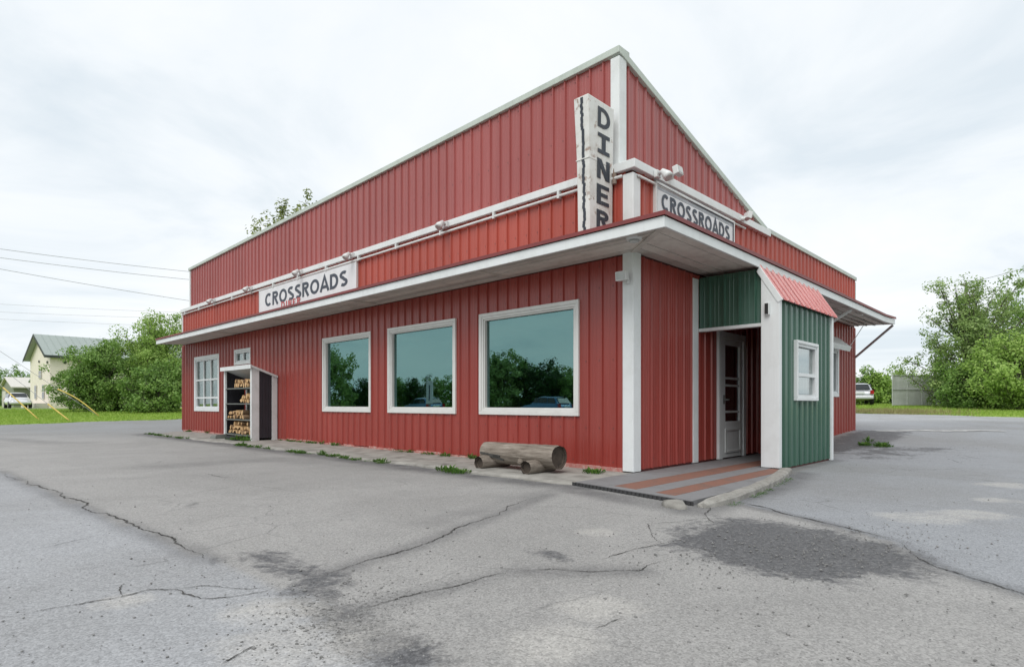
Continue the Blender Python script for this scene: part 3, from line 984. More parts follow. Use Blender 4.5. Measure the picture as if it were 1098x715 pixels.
# screws on the sheets
def screws(parent, P, rows, u0, u1, holes=(), phase=0.0):
    m = MB(); r = .0065
    u = phase + math.ceil((u0 - phase) / PITCH) * PITCH + .066
    while u < u1 - .03:
        for z in rows:
            zz = z(u) if callable(z) else z
            if any(h[0] - .1 < u < h[1] + .1 and h[2] - .1 < zz < h[3] + .1 for h in holes): continue
            c = np.array(P(u, .0045, zz)); e1 = np.array(P(u + 1, .0045, zz)) - c; up = np.array([0, 0, 1.0])
            o = np.array(P(u, .0095, zz)) - c
            pts = [c + (e1 * cos(a) + up * sin(a)) * r for a in np.arange(6) * pi / 3]
            m.add(pts + [p + o for p in pts], [(6, 7, 8, 9, 10, 11)] + [(i, (i + 1) % 6, 6 + (i + 1) % 6, 6 + i) for i in range(6)])
        u += PITCH
    o = m.build('screws', MAT['brown_steel'], parent)
    tag(o, kind='stuff')
screws(wl1, PL, [.16, .62, 1.55, 2.55, 2.84], .15, LEN, hl)
screws(wl1, PL, [3.55, 3.92], .15, LEN)
screws(wl2, PR, [.2, .75, 1.6, 2.55, 2.84], .2, WID, hr)
screws(wl3, PLU, [4.3, 4.85, lambda u: ZU(u) - .12], .4, 17.4, phase=.06)
screws(wl4, PRU, [4.3, lambda u: ZG(u) - .18], .3, 5.2, phase=.1)

# crumbling painted base under the long facade
m = MB()
rr = random.Random(5)
t = .13
while t < LEN - .1:
    w = rr.uniform(.15, .5); t2 = min(t + w, LEN - .1)
    m.box(-.02 - rr.uniform(0, .02), -.0045, t, t2 - .002, .02, .072 + rr.uniform(-.015, .03))
    t = t2
m.build('base_strip', MAT['peel'], diner)

# ---------------------------------------------------------------- windows and door of the diner
def frame_boxes(m, P, w, d0, d1, k0, k1):
    """rectangular ring between insets k0 (outer) and k1 (inner), depth d0..d1 (outward positive)"""
    def bx(ua, ub, za, zb):
        m.hexa([P(ua, d0, za), P(ub, d0, za), P(ub, d1, za), P(ua, d1, za), P(ua, d0, zb), P(ub, d0, zb), P(ub, d1, zb), P(ua, d1, zb)])
    u0, u1, z0, z1 = w
    bx(u0 + k0, u1 - k0, z1 - k1, z1 - k0)
    bx(u0 + k0, u1 - k0, z0 + k0, z0 + k1)
    bx(u0 + k0, u0 + k1, z0 + k1, z1 - k1)
    bx(u1 - k1, u1 - k0, z0 + k1, z1 - k1)
def pbox(m, P, ua, ub, d0, d1, za, zb):
    return m.hexa([P(ua, d0, za), P(ub, d0, za), P(ub, d1, za), P(ua, d1, za), P(ua, d0, zb), P(ub, d0, zb), P(ub, d1, zb), P(ua, d1, zb)])
QL = lambda u, d, z: (-d, u, z)
QR = lambda u, d, z: (u, -d, z)
QV = lambda u, d, z: (u, -1.2 - d, z)
def picture_window(w, P, label):
    m = MB(); frame_boxes(m, P, w, -.02, .042, 0, .055)
    win = m.build('window', MAT['vinyl'], diner, bevel=.005)
    tag(win, label)
    m = MB(); frame_boxes(m, P, w, -.07, .028, .0555, .092)
    m.build('frame', MAT['vinyl'], win, bevel=.004)
    m = MB(); frame_boxes(m, P, w, -.09, .008, .0925, .115)
    m.build('frame', MAT['vinyl'], win, bevel=.003)
    m = MB(); pbox(m, P, w[0] + .108, w[1] - .108, -.052, -.046, w[2] + .108, w[3] - .108)
    m.build('pane', MAT['glass_teal'], win)
    return win
for i, w in enumerate(WIN):
    picture_window(w, QL, ['large tinted picture window nearest the corner post', 'large tinted picture window, middle of the three', 'large tinted picture window farthest from the corner'][i])

def sash_window(w, P, parent, cols, rows, mat='white', casing=.09, curtain=True, glass='glass', splits=None, label=None):
    m = MB(); frame_boxes(m, P, w, -.02, .038, 0, casing)
    win = m.build('window', MAT[mat], parent, bevel=.005)
    if label: tag(win, label)
    m = MB(); frame_boxes(m, P, w, -.06, .016, casing + .0005, casing + .045)
    m.build('frame', MAT[mat], win, bevel=.003)
    k = casing + .04
    u0, u1, z0, z1 = w[0] + k, w[1] - k, w[2] + k, w[3] - k
    us = [u0 + (u1 - u0) * i / cols for i in range(cols + 1)]
    zr = splits or [i / rows for i in range(rows + 1)]
    zz = [z0 + (z1 - z0) * f for f in zr]
    for u in us[1:-1]:
        m = MB(); pbox(m, P, u - .022, u + .022, -.045, .004, z0, z1); m.build('muntin', MAT[mat], win)
    for z in zz[1:-1]:
        m = MB(); pbox(m, P, u0, u1, -.047, .008, z - .026, z + .026); m.build('rail', MAT[mat], win)
    for ua, ub in zip(us[:-1], us[1:]):
        for za, zb in zip(zz[:-1], zz[1:]):
            m = MB(); pbox(m, P, ua + .012, ub - .012, -.034, -.030, za + .012, zb - .012); m.build('pane', MAT[glass], win)
    if curtain:
        n = 60; m = MB(); v = []
        for i in range(n + 1):
            u = u0 + (u1 - u0) * i / n
            d = -.115 + .022 * sin(i * 1.35) + .01 * sin(i * .5)
            v += [P(u, d, z0 - .02), P(u, d, z1 + .02)]
        m.add(v, [(2 * i, 2 * i + 2, 2 * i + 3, 2 * i + 1) for i in range(n)])
        c = m.build('curtain', MAT['curtain'], win, smooth=True)
        mo = c.modifiers.new('thickness', 'SOLIDIFY'); mo.thickness = .004
    return win
sash_window(W4, QL, diner, 3, 3, casing=.11, splits=[0, .19, .58, 1], label='white window with small panes and curtains, far end of the long wall')
sash_window(W5, QL, diner, 2, 1, casing=.07, curtain=False, label='small high window over the firewood shed')
sash_window(W6, QR, diner, 1, 1, casing=.09, label='white window half hidden behind the green porch')
# propped white hood over the last window
m = MB()
m.hexa([(7.35, -.02, 2.42), (9.12, -.02, 2.42), (9.12, -.27, 2.20), (7.35, -.27, 2.20), (7.35, -.02, 2.56), (9.12, -.02, 2.56), (9.12, -.31, 2.31), (7.35, -.31, 2.31)])
hood = m.build('window_hood', MAT['white'], diner, bevel=.01)
MB().tube([(9.05, -.28, 2.31), (9.35, -.55, 2.91)], .008, 6).build('rod', MAT['white_b'], hood)

# entry door (in the door facade, inside the porch)
m = MB()
pbox(m, QR, DOOR[0], DOOR[0] + .13, -.02, .05, DOOR[2], DOOR[3])
pbox(m, QR, DOOR[1] - .10, DOOR[1], -.02, .05, DOOR[2], DOOR[3])
pbox(m, QR, DOOR[0] + .131, DOOR[1] - .101, -.02, .05, DOOR[3] - .11, DOOR[3])
dfr = m.build('door_frame', MAT['white'], diner, bevel=.005)
du0, du1, dz0, dz1 = DOOR[0] + .135, DOOR[1] - .105, DOOR[2] + .012, DOOR[3] - .115
gz0, gz1 = .66, 1.93
m = MB()
pbox(m, QR, du0, du0 + .13, -.01, .032, dz0, dz1)
pbox(m, QR, du1 - .12, du1, -.01, .032, dz0, dz1)
pbox(m, QR, du0 + .1305, du1 - .1205, -.01, .031, gz1, dz1)
pbox(m, QR, du0 + .1305, du1 - .1205, -.01, .031, dz0, gz0)
door = m.build('door', MAT['white'], diner, bevel=.004)
tag(door, 'white storm door with dark screen standing in the porch')
m = MB(); frame_boxes(m, QR, (du0 + .11, du1 - .10, .14, .54), .032, .046, 0, .035); m.build('door_panel', MAT['white_b'], door, bevel=.004)
for z in (.82, 1.38, 1.62 - .36):
    m = MB(); pbox(m, QR, du0 + .131, du1 - .121, -.004, .024, z - .018, z + .018); m.build('rail', MAT['white_b'], door)
m = MB(); pbox(m, QR, du0 + .131, du1 - .121, .0, .006, gz0, gz1); m.build('pane', MAT['glass_dark'], door)
m = MB(); pbox(m, QR, du0 + .14, du1 - .13, -.10, -.09, .1, 1.98); m.build('inner_door', plain('inner_door_paint', (.62, .62, .60), .6), door)
m = MB()
m.tube([(du0 + .07, -.03, 1.02), (du0 + .07, -.085, 1.02)], .014, 8)
m.tube([(du0 + .07, -.085, 1.02), (du0 + .16, -.085, 1.02)], .012, 8)
pbox(m, QR, du0 + .045, du0 + .095, .032, .040, .95, 1.10)
m.build('handle', MAT['steel'], door)

# ---------------------------------------------------------------- green porch (part of the diner)
VS0, VS1, VT = 1.83, 4.25, -1.2
vw = (2.49, 3.47, 1.0, 1.90)
m = MB(); slab(m, QV, VS0 + .04, VS1 - .005, -.1, 2.52, -.10, -.004, [ins(vw, .04)])
pw = m.build('porch_wall', MAT['bare'], diner)
siding(pw, lambda u, d, z: (u, VT - .002 - d, z), VS0 + .05, VS1, .03, 2.46, MAT['green'], [ins(vw, .04)], phase=1.83)
def htop(u): return float(np.interp(-u, [.03, .95, 1.18], [2.885, 2.885, 2.50]))
m = MB(); m.box(VS1 - .08, VS1 - .004, VT + .30, -.03, -.1, 2.88)
pw2 = m.build('porch_wall', MAT['bare'], diner)
siding(pw2, lambda u, d, z: (VS1 + .002 + d, u, z), VT, -.03, .03, lambda u: htop(u) - .06, MAT['green'])
siding(pw2, lambda u, d, z: (VS1 - .082 - d, u, z), VT + .12, -.03, .05, lambda u: htop(u) - .06, MAT['red_low'])
# gable header over the opening
hz0 = 2.10
m = MB()
def head(tz0, d0, d1):
    prof = [(-.03, hz0), (-1.18, hz0), (-1.18, 2.50), (-.95, 2.885), (-.03, 2.885)]
    return prof
m.extrude(head(0, 0, 0), lambda u, a, b: (u, a, b), VS0 + .004, VS0 + .06)
ph = m.build('porch_header', MAT['bare'], diner)
def htop(u): return float(np.interp(-u, [.03, .95, 1.18], [2.885, 2.885, 2.50]))
siding(ph, lambda u, d, z: (VS0 + .002 - d, u, z), -1.0, -.03, hz0 + .0, lambda u: htop(u), MAT['green'])
trim([(VS0 - .035, VS0 + .075, -.99, -.03, hz0 - .045, hz0 + .004)], 'white_b', name='porch_trim')
m = MB(); m.hexa([(VS0 - .04, -1.245, .052), (VS0 + .06, -1.245, .052), (VS0 + .06, -.99, .052), (VS0 - .04, -.99, .052), (VS0 - .04, -1.245, 2.40), (VS0 + .06, -1.245, 2.40), (VS0 + .06, -.99, 2.79), (VS0 - .04, -.99, 2.79)])
m.build('porch_post', MAT['white'], diner, bevel=.006)
trim([(VS1 - .05, VS1 + .04, VT - .045, VT + .05, .0, 2.46)], 'white', name='porch_post')
trim([(1.62, 1.79, -.045, -.003, .055, 2.86)], 'white', name='porch_post')
trim([(VS0 - .02, VS0 + .05, -.99, -.985, .05, hz0 - .046)], 'dark', name='porch_trim', bevel=0)
# awning of red ribbed sheets
ax0, ax1 = VS0 - .03, 4.42
m = MB()
m.hexa([(ax0 + .02, -.94, 2.87), (ax1 - .02, -.94, 2.87), (ax1 - .02, -1.22, 2.42), (ax0 + .02, -1.22, 2.42),
        (ax0 + .02, -.96, 2.905), (ax1 - .02, -.96, 2.905), (ax1 - .02, -1.245, 2.43), (ax0 + .02, -1.245, 2.43)])
aw = m.build('awning', MAT['bare'], diner)
nrm = np.array([-(2.905 - 2.43), -(1.245 - .96)]); nrm /= np.linalg.norm(nrm)
nrm = np.array([-abs(2.905 - 2.43), abs(1.262 - .955)]) ; nrm = nrm / np.linalg.norm(nrm)
def PA(u, d, z):      # z is 0 at the lower edge, 1 at the upper
    a = np.array([-1.275, 2.41]) * (1 - z) + np.array([-.955, 2.925]) * z
    p = a + nrm * (d * .9 + .002)
    return (u, p[0], p[1])
siding(aw, PA, ax0, ax1, 0.0, 1.0, MAT['awning_red'], name='awning_panel', phase=ax0)
m = MB()
m.hexa([(ax0 - .02, -.93, 2.84), (ax0 + .005, -.93, 2.84), (ax0 + .005, -1.225, 2.365), (ax0 - .02, -1.225, 2.365),
        (ax0 - .02, -.975, 2.915), (ax0 + .005, -.975, 2.915), (ax0 + .005, -1.295, 2.40), (ax0 - .02, -1.295, 2.40)])
m.build('rake_board', MAT['white'], aw, bevel=.004)
sash_window(vw, QV, pw, 1, 2, casing=.055, splits=[0, .5, 1], glass='glass', label='small white sash window in the green porch wall') if False else None
pwin = sash_window(vw, lambda u, d, z: (u, VT - .018 - d, z), diner, 1, 2, casing=.045, splits=[0, .42, 1], label='small white sash window in the green porch wall')
# small lamp on the porch post
lm = MB(); lm.box(VS0 - .085, VS0 - .041, -1.12, -1.05, 2.20, 2.38)
pl_ = lm.build('porch_lamp', MAT['white_b'], diner, bevel=.01)
MB().box(VS0 - .092, VS0 - .0855, -1.108, -1.062, 2.215, 2.365).build('lamp_lens', MAT['dark'], pl_)

# ---------------------------------------------------------------- tables seen through the picture windows
for i, w in enumerate(WIN):
    tb = lthing('booth_bench', ['blue booth bench behind the picture window nearest the corner', 'blue booth bench behind the middle picture window', 'blue booth bench behind the picture window nearest the firewood shed'][i], 'bench', .26, (w[0] + w[1]) / 2 - .1, .05, 'blue booth benches inside the diner')
    hw = (.55, .8, .6)[i]
    MB().box(0, .08, -hw, hw, .40, .93).build('backrest', MAT['blue'], tb, bevel=.02)
    MB().box(.081, .55, -hw, hw, .36, .46).build('seat', MAT['blue'], tb, bevel=.02)
    MB().box(.05, .50, -hw + .03, hw - .03, .0, .359).build('base', MAT['steel'], tb)
    for k, dt in enumerate((-.80, .78)):
        hd = lthing('napkin_holder', 'small white napkin holder on the %s of the window shelf, %s picture window' % (['near end', 'far end'][k], ['corner', 'middle', 'third'][i]), 'napkin holder', .16, (w[0] + w[1]) / 2 + dt, .84, 'napkin holders inside the windows')
        MB().box(-.03, .03, -.07, .07, 0, .03).build('base', MAT['steel'], hd)
        MB().box(-.025, .025, -.055, .055, .031, .15).build('napkins', MAT['sign_white'], hd, bevel=.006)

# ================================================================== concrete apron, entry floor, curb
m = MB()
n = 120
rr = random.Random(9)
v = []
for i in range(n + 1):
    t = -.02 + (17.2) * i / n
    e = -1.27 - .05 * sin(t * 1.7) - .03 * sin(t * 5.1) + rr.uniform(-.018, .018)
    if t > 15.5: e += (t - 15.5) * .35
    zt = .032 + .010 * sin(t * .9) + rr.uniform(-.004, .004)
    v += [(-.001, t, .042), (-.6, t, .038), (e + .06, t, zt), (e, t, zt - .022), (e - .015, t, -.06)]
f = []
for i in range(n):
    for k in range(4):
        f.append((5 * i + k, 5 * i + k + 1, 5 * (i + 1) + k + 1, 5 * (i + 1) + k))
f += [(0, 4, 3, 2, 1), tuple(5 * n + k for k in (0, 1, 2, 3, 4))]
m.add(v, f)
ap = m.build('concrete_apron', MAT['concrete'])
ap.location = (bx_, by_, 0); ap.rotation_euler = (0, 0, ROT)
tag(ap, 'worn concrete apron strip along the foot of the long red wall', 'pavement', kind='structure')

ef = link('entry_floor', None, None, (bx_, by_, 0), ROT)
tag(ef, 'grey and terracotta striped floor of the entry', 'floor', kind='structure')
def strip(t0, t1, s_end, mat, z=.046, s_end1=None):
    s1 = s_end if s_end1 is None else s_end1
    # front edge runs skew: s as a function of t
    fs = lambda t: .125 + float(np.interp(-t, [-.05, .41, 1.7], [-1.26, -1.34, -1.60]))
    MB().hexa([(fs(t0), t0, -.02), (s_end, t0, -.02), (s1, t1, -.02), (fs(t1), t1, -.02), (fs(t0), t0, z), (s_end, t0, z), (s1, t1, z), (fs(t1), t1, z)]).build('floor_strip', MAT[mat], ef)
edges = [(-.045, -.555, 'strip_grey'), (-.56, -.875, 'strip_terra'), (-.88, -1.135, 'strip_grey')]
for a, b, mt in edges:
    strip(a, b, 4.15, mt)
strip(-1.14, -1.385, 1.75, 'strip_terra')
strip(-1.39, -1.66, 1.45, 'strip_grey', s_end1=.25)
m = MB()
fs = lambda t: float(np.interp(-t, [-.05, .41, 1.7], [-1.26, -1.34, -1.60]))
for t0, t1 in ((-.045, -.41), (-.412, -1.66)):
    MB().hexa([(fs(t0), t0, -.02), (fs(t0) + .122, t0, -.02), (fs(t1) + .122, t1, -.02), (fs(t1), t1, -.02), (fs(t0), t0, .046), (fs(t0) + .122, t0, .046), (fs(t1) + .122, t1, .046), (fs(t1), t1, .046)]).build('floor_strip', MAT['strip_grey'], ef)
ts = np.linspace(-.0, -1.68, 60)
for i, (a, b) in enumerate(zip(ts[:-1], ts[1:])):
    d = .022 if i % 2 else .012
    m.hexa([(fs(a) - d, a, -.03), (fs(a) - .002, a, -.03), (fs(b) - .002, b, -.03), (fs(b) - d, b, -.03), (fs(a) - d, a, .040), (fs(a) - .002, a, .040), (fs(b) - .002, b, .040), (fs(b) - d, b, .040)])
m.build('ribbed_edging', MAT['rubber'], ef)

def rough_lump(path, radii, flat, n=14, seed=0, amp=.12):
    rr = np.random.default_rng(seed)
    b = MB()
    b.tube(path, radii, n)
    V = np.array(b.v)
    V[:, 2] = np.minimum(V[:, 2], flat + .3 * (V[:, 2] - flat).clip(0))
    V += rr.normal(0, amp * .02, V.shape) * np.array([1, 1, .6])
    b.v = [tuple(p) for p in V]
    return b
pts = []
for f_ in np.linspace(0, 1, 26):
    s = -1.62 + f_ * 3.42
    t = -1.78 + .46 * f_ ** 1.5 - .05 * sin(f_ * pi)
    pts.append((s, t, .02))
kn = np.random.default_rng(4)
prof = [(-.088, -.05), (-.082, .045), (-.064, .066), (-.02, .072), (.04, .069), (.070, .052), (.082, -.05)]
P_ = [np.array(p[:2]) for p in pts]
v = []; f = []
for i, p in enumerate(P_):
    d = P_[min(i + 1, len(P_) - 1)] - P_[max(i - 1, 0)]; d /= np.linalg.norm(d)
    nn = np.array([-d[1], d[0]])
    k = .55 if i == 0 else (.85 if i == 1 else 1.0)
    for a, b in prof:
        a2 = a * k + kn.normal(0, .004); q = p + nn * a2 + d * kn.normal(0, .004)
        v.append((q[0], q[1], b * (k if b > 0 else 1) + kn.normal(0, .0025)))
n = len(prof)
for i in range(len(P_) - 1):
    for k in range(n - 1): f.append((i * n + k, i * n + k + 1, (i + 1) * n + k + 1, (i + 1) * n + k))
f += [tuple(range(n))[::-1], tuple((len(P_) - 1) * n + k for k in range(n))]
cb = MB().add(v, f).build('kerb', MAT['kerb'], None)
cb.location = (bx_, by_, 0); cb.rotation_euler = (0, 0, ROT)
tag(cb, 'rounded old concrete kerb curving from the entry floor to the porch post', 'kerb', kind='structure')
st = rough_lump([(-.14, .03, .0), (0, 0, .02), (.13, -.02, .0)], [.04, .11, .05], .05, 9, 8, .05).build('concrete_chunk', MAT['concrete'], None, smooth=True)
x, y = L2W(-1.77, -1.58); st.location = (x, y, 0); st.rotation_euler = (0, 0, ROT + 1.3)
tag(st, 'pale broken chunk of concrete at the tip of the kerb', 'concrete')

# ================================================================== lettering
TH = .20
def arc(cx, cy, rx, ry, a0, a1, n=18):
    return [(cx + rx * cos(radians(a0 + (a1 - a0) * i / n)), cy + ry * sin(radians(a0 + (a1 - a0) * i / n))) for i in range(n + 1)]
def glyph(c, th=TH, serif=False):
    h = th / 2
    if c == 'C': return [arc(.42, .5, .42 - h, .5 - h, 48, 312)], .80
    if c == 'O': return [arc(.44, .5, .44 - h, .5 - h, 90, 450, 30)], .88
    if c == 'R': return [[(h, 0), (h, 1)], [(th, 1 - h), (.36, 1 - h)] + arc(.36, .74, .26 - h * .6, .26 - h, 90, -90, 10)[1:] + [(th, .48 + h)], [(.33, .48), (.62, 0)]], .70
    if c == 'S':
        a = arc(.34, .735, .34 - h, .265 - h, 40, 250, 12)
        b = arc(.34, .27, .34 - h, .27 - h, 70, -140, 12)
        return [a + b], .68
    if c == 'A': return [[(.04, 0), (.40, .985), (.76, 0)], [(.20, .30), (.60, .30)]], .80
    if c == 'D': return [[(h, 0), (h, 1)], [(th, 1 - h), (.30, 1 - h)] + arc(.30, .5, .44 - h, .5 - h, 90, -90, 14)[1:] + [(th, h)]], .76
    if c == 'I':
        if serif: return [[(.30, th), (.30, 1 - th)], [(.02, 1 - h), (.58, 1 - h)], [(.02, h), (.58, h)]], .60
        return [[(h, 0), (h, 1)]], th
    if c == 'N': return [[(h, 0), (h, 1)], [(.66 - h, 0), (.66 - h, 1)], [(h + .03, .96), (.66 - h - .03, .04)]], .66
    if c == 'E': return [[(h, 0), (h, 1)], [(th, 1 - h), (.56, 1 - h)], [(th, .5), (.50, .5)], [(th, h), (.56, h)]], .58
def ribbon(m, pts, th, fn, lift):
    pts = [np.array(p) for p in pts]
    closed = np.linalg.norm(pts[0] - pts[-1]) < 1e-4
    n = len(pts)
    vv = []
    for i, p in enumerate(pts):
        if closed and i in (0, n - 1):
            d0 = pts[-1] - pts[-2]; d1 = pts[1] - pts[0]
        else:
            d0 = p - pts[max(i - 1, 0)]; d1 = pts[min(i + 1, n - 1)] - p
        if np.linalg.norm(d0) < 1e-9: d0 = d1
        if np.linalg.norm(d1) < 1e-9: d1 = d0
        d0 = d0 / np.linalg.norm(d0); d1 = d1 / np.linalg.norm(d1)
        n0 = np.array([-d0[1], d0[0]]); n1 = np.array([-d1[1], d1[0]])
        mt = n0 + n1; mt = mt / (np.linalg.norm(mt) + 1e-9)
        k = th / 2 / max(.45, mt @ n0)
        vv += [fn(*(p + mt * k), lift), fn(*(p - mt * k), lift)]
    m.add(vv, [(2 * i, 2 * i + 1, 2 * i + 3, 2 * i + 2) for i in range(n - 1)])
def letters(text, parent, mat, fn, h, x0, y0, squeeze, gap, th=TH, name='letter'):
    """letters written from x0 along the board; fn(x, y, lift) -> point of the board"""
    x = x0
    for c in text:
        gl, w = glyph(c, th)
        m = MB()
        for j, st_ in enumerate(gl):
            ribbon(m, st_, th, lambda a, b, lf, x=x: fn(x + a * h * squeeze, y0 + b * h, lf), .003 + .0012 * j)
        m.build(name, mat, parent)
        x += (w * squeeze + gap) * h
    return x
def text_width(text, h, squeeze, gap, th=TH):
    return sum((glyph(c, th)[1] * squeeze + gap) * h for c in text) - gap * h

# board on the long facade (reads from high t to low t)
SB0, SB1 = 11.47, 6.69
sg = lthing('sign_board', 'long white board lettered CROSSROADS over the long side eave', 'sign', -.03, SB0, 3.22)
W = SB0 - SB1
MB().box(-.035, 0, -W, 0, 0, .745).build('board', MAT['sign_white'], sg, bevel=.004)
m = MB()
m.box(-.048, .0, -W - .02, 0.02, .7455, .765); m.box(-.048, 0, -W - .02, -W - .001, 0, .745); m.box(-.048, 0, .001, .02, 0, .745)
m.build('frame', MAT['white'], sg)
fL = lambda x, y, lf: (-.035 - lf, -x, y)
hL = .34
sq, gp = 1.0, .13
wid = text_width('CROSSROADS', hL, sq, gp)
sq *= (W - .50) / wid
wid = text_width('CROSSROADS', hL, sq, gp)
letters('CROSSROADS', sg, MAT['letter'], fL, hL, (W - wid) / 2, .265, sq, gp)
wd = text_width('DINER', .20, 1.5, .35, .16)
letters('DINER', sg, MAT['letter_red'], lambda x, y, lf: (-.0415 - lf, -x, y), .16, W * .27, .125, 1.6, .45, .18)

# board on the door facade
s0_, s1_ = .50, 2.99
sg2 = lthing('sign_board', 'shorter framed board lettered CROSSROADS over the porch side eave', 'sign', s0_, -.03, 3.14)
W = s1_ - s0_
MB().box(0, W, -.035, 0, 0, .84).build('board', MAT['sign_white'], sg2, bevel=.004)
MB().box(.03, W - .03, -.0375, -.0352, .775, .822).build('band', MAT['sign_grey'], sg2)
m = MB()
m.box(-.025, W + .025, -.055, 0, .8405, .872); m.box(-.025, -.001, -.055, 0, 0, .840); m.box(W + .001, W + .025, -.055, 0, 0, .840)
m.build('frame', MAT['white_b'], sg2)
m = MB(); m.box(0, W, -.047, -.0355, .826, .840); m.box(0, .016, -.047, -.0355, 0, .826); m.box(W - .016, W, -.047, -.0355, 0, .826)
m.build('frame_liner', MAT['letter'], sg2)
fR = lambda x, y, lf: (x, -.0385 - lf, y)
hR = .235
wid = text_width('CROSSROADS', hR, 1.0, .12)
sq = (W - .28 - .12 * hR * 9) / (wid - .12 * hR * 9)
wid = text_width('CROSSROADS', hR, sq, .12)
letters('CROSSROADS', sg2, MAT['letter'], fR, hR, (W - wid) / 2, .515, sq, .12)

# vertical blade sign
bl = lthing('blade_sign', 'tall rusty white blade sign lettered DINER beside the corner', 'sign', -.30, .37, 3.10)
BT = 1.82
m = MB()
sec = [(0, -.255, .265, -.085, .105), (.55, -.262, .262, -.088, .108), (1.05, -.275, .262, -.095, .112), (BT, -.32, .265, -.11, .125)]
v = []; f = []
for z, a, b, c, d in sec:
    v += [(a, c, z), (b, c, z), (b, d, z), (a, d, z)]
for i in range(len(sec) - 1):
    for k in range(4):
        f.append((4 * i + k, 4 * i + (k + 1) % 4, 4 * i + 4 + (k + 1) % 4, 4 * i + 4 + k))
f += [(3, 2, 1, 0), tuple(4 * (len(sec) - 1) + k for k in range(4))]
m.add(v, f)
m.build('cabinet', MAT['blade_white'], bl, bevel=.012)
m = MB()
def edge_s(z): return float(np.interp(z, [q[0] for q in sec], [q[1] for q in sec]))
def face_t(z): return float(np.interp(z, [q[0] for q in sec], [q[3] for q in sec]))
for i in range(44):
    z = .02 + i * (BT - .04) / 44
    j = random.uniform(-.009, .009)
    m.hexa([(edge_s(z) - .006, -.022 + j, z), (edge_s(z) + .01, -.022 + j, z), (edge_s(z) + .01, .018 + j, z), (edge_s(z) - .006, .018 + j, z)] +
           [(edge_s(z + .04) - .006, -.022 + j, z + .0395), (edge_s(z) + .01, -.022 + j, z + .0395), (edge_s(z) + .01, .018 + j, z + .0395), (edge_s(z + .04) - .006, .018 + j, z + .0395)])
m.build('neon_channel', MAT['letter_dark'], bl)
m = MB()
m.box(-.283, .2645, -.099, .117, 1.018, 1.030)
m.build('seam_band', MAT['blade_white'], bl)
lh = .262
for i, c in enumerate('DINER'):
    z0 = BT - .085 - (i + 1) * lh - i * .072
    gl, w = glyph(c, .19, True)
    m = MB()
    sc = .30 / .60 * (.62 / max(w, .5)) * .95
    for j, st_ in enumerate(gl):
        ribbon(m, st_, .19, lambda a, b, lf: (-.11 + a * .30 / w * .95, face_t(z0 + b * lh) - lf, z0 + b * lh), .006 + .0012 * j)
    m.build('letter', MAT['letter_dark'], bl)
m = MB()
m.tube([(.285, .04, .45), (.285, .04, 1.86)], .022, 8); m.bar((.27, .02, 1.72), (.33, .02, 1.72), .05, .05); m.bar((.27, .02, .98), (.33, .02, .98), .06, .05)
m.build('mounting_pole', MAT['rusty'], bl)
m = MB(); m.box(-.2, .24, -.06, .08, -.0, .05); m.build('foot', MAT['rusty'], bl)
m = MB(); m.bar((.262, -.09, .92), (.262, -.16, .98), .05, .05); m.tube([(.24, -.13, .8), (.25, -.13, 1.0)], .03, 8); m.build('wire_box', MAT['rusty'], bl)

# ================================================================== floodlights
def flood(name, label, s, t, z, rz, tilt, group, two=False):
    o = lthing(name, label, 'light', s, t, z, group, rz)
    MB().tube([(0, 0, 0), (0, -.06, 0)], .035, 10).build('mount', MAT['white_b'], o)
    m = MB(); m.tube([(0, -.05, 0), (0, -.11, .04)], .016, 8); m.build('arm', MAT['white_b'], o)
    ct, st_ = cos(tilt), sin(tilt)
    R = lambda x, y, zz: (x, -.13 + y * ct - zz * st_, .06 + y * st_ + zz * ct)
    P8 = lambda x0, x1, y0, y1, z0, z1: [R(x0, y0, z0), R(x1, y0, z0), R(x1, y1, z0), R(x0, y1, z0), R(x0, y0, z1), R(x1, y0, z1), R(x1, y1, z1), R(x0, y1, z1)]
    m = MB(); m.hexa(P8(-.08, .08, -.05, .03, -.06, .06)); h = m.build('housing', MAT['white_b'], o, bevel=.008)
    m = MB(); m.hexa(P8(-.062, .062, -.056, -.0505, -.044, .044)); m.build('lens', MAT['lamp_glass'], h)
    return o
def par_lamp(label, s, t, z, rz, group):
    o = lthing('spotlight', label, 'light', s, t, z, group, rz)
    MB().box(-.05, .05, -.05, 0, -.05, .05).build('mount', MAT['white_b'], o, bevel=.006)
    MB().tube([(0, -.05, 0), (0, -.10, .02), (0, -.17, -.05), (0, -.20, -.085)], [.02, .038, .065, .068], 14).build('shade', MAT['white_b'], o, smooth=True)
    MB().tube([(0, -.195, -.08), (0, -.204, -.092)], [.06, .05], 14).build('lens', MAT['lamp_glass'], o)
    return o
LQ = -pi / 2        # local -y faces out of the long facade
spots = [(14.65, 'second'), (11.95, 'x'), (9.07, 'x'), (6.79, 'x'), (3.71, 'x')]
txt = ['small white spotlight on the ledge above the small-paned window', 'small white spotlight at the left end of the long sign board', 'small white spotlight above the middle of the long sign board', 'small white spotlight at the right end of the long sign board', 'small white spotlight on the ledge between long sign board and blade sign']
for (t, _), lb in zip(spots, txt):
    par_lamp(lb, -.078, t, LEDGE - .02, LQ, 'spotlights along the ledge')
par_lamp('small white spotlight above the left end of the porch side board', .45, -.088, LEDGE - .02, 0, 'spotlights along the ledge')
flood('floodlight', 'white square floodlight above the porch side sign board', .80, -.09, LEDGE + .03, 0, -.2, 'floodlights on the diner')
flood('floodlight', 'grey square floodlight at the right end of the porch side board', 3.22, -.09, LEDGE + .0, .9, .3, 'floodlights on the diner')
flood('floodlight', 'white floodlight with motion sensor on the corner post under the eave', -.041, .04, 2.56, LQ, .1, 'floodlights on the diner')

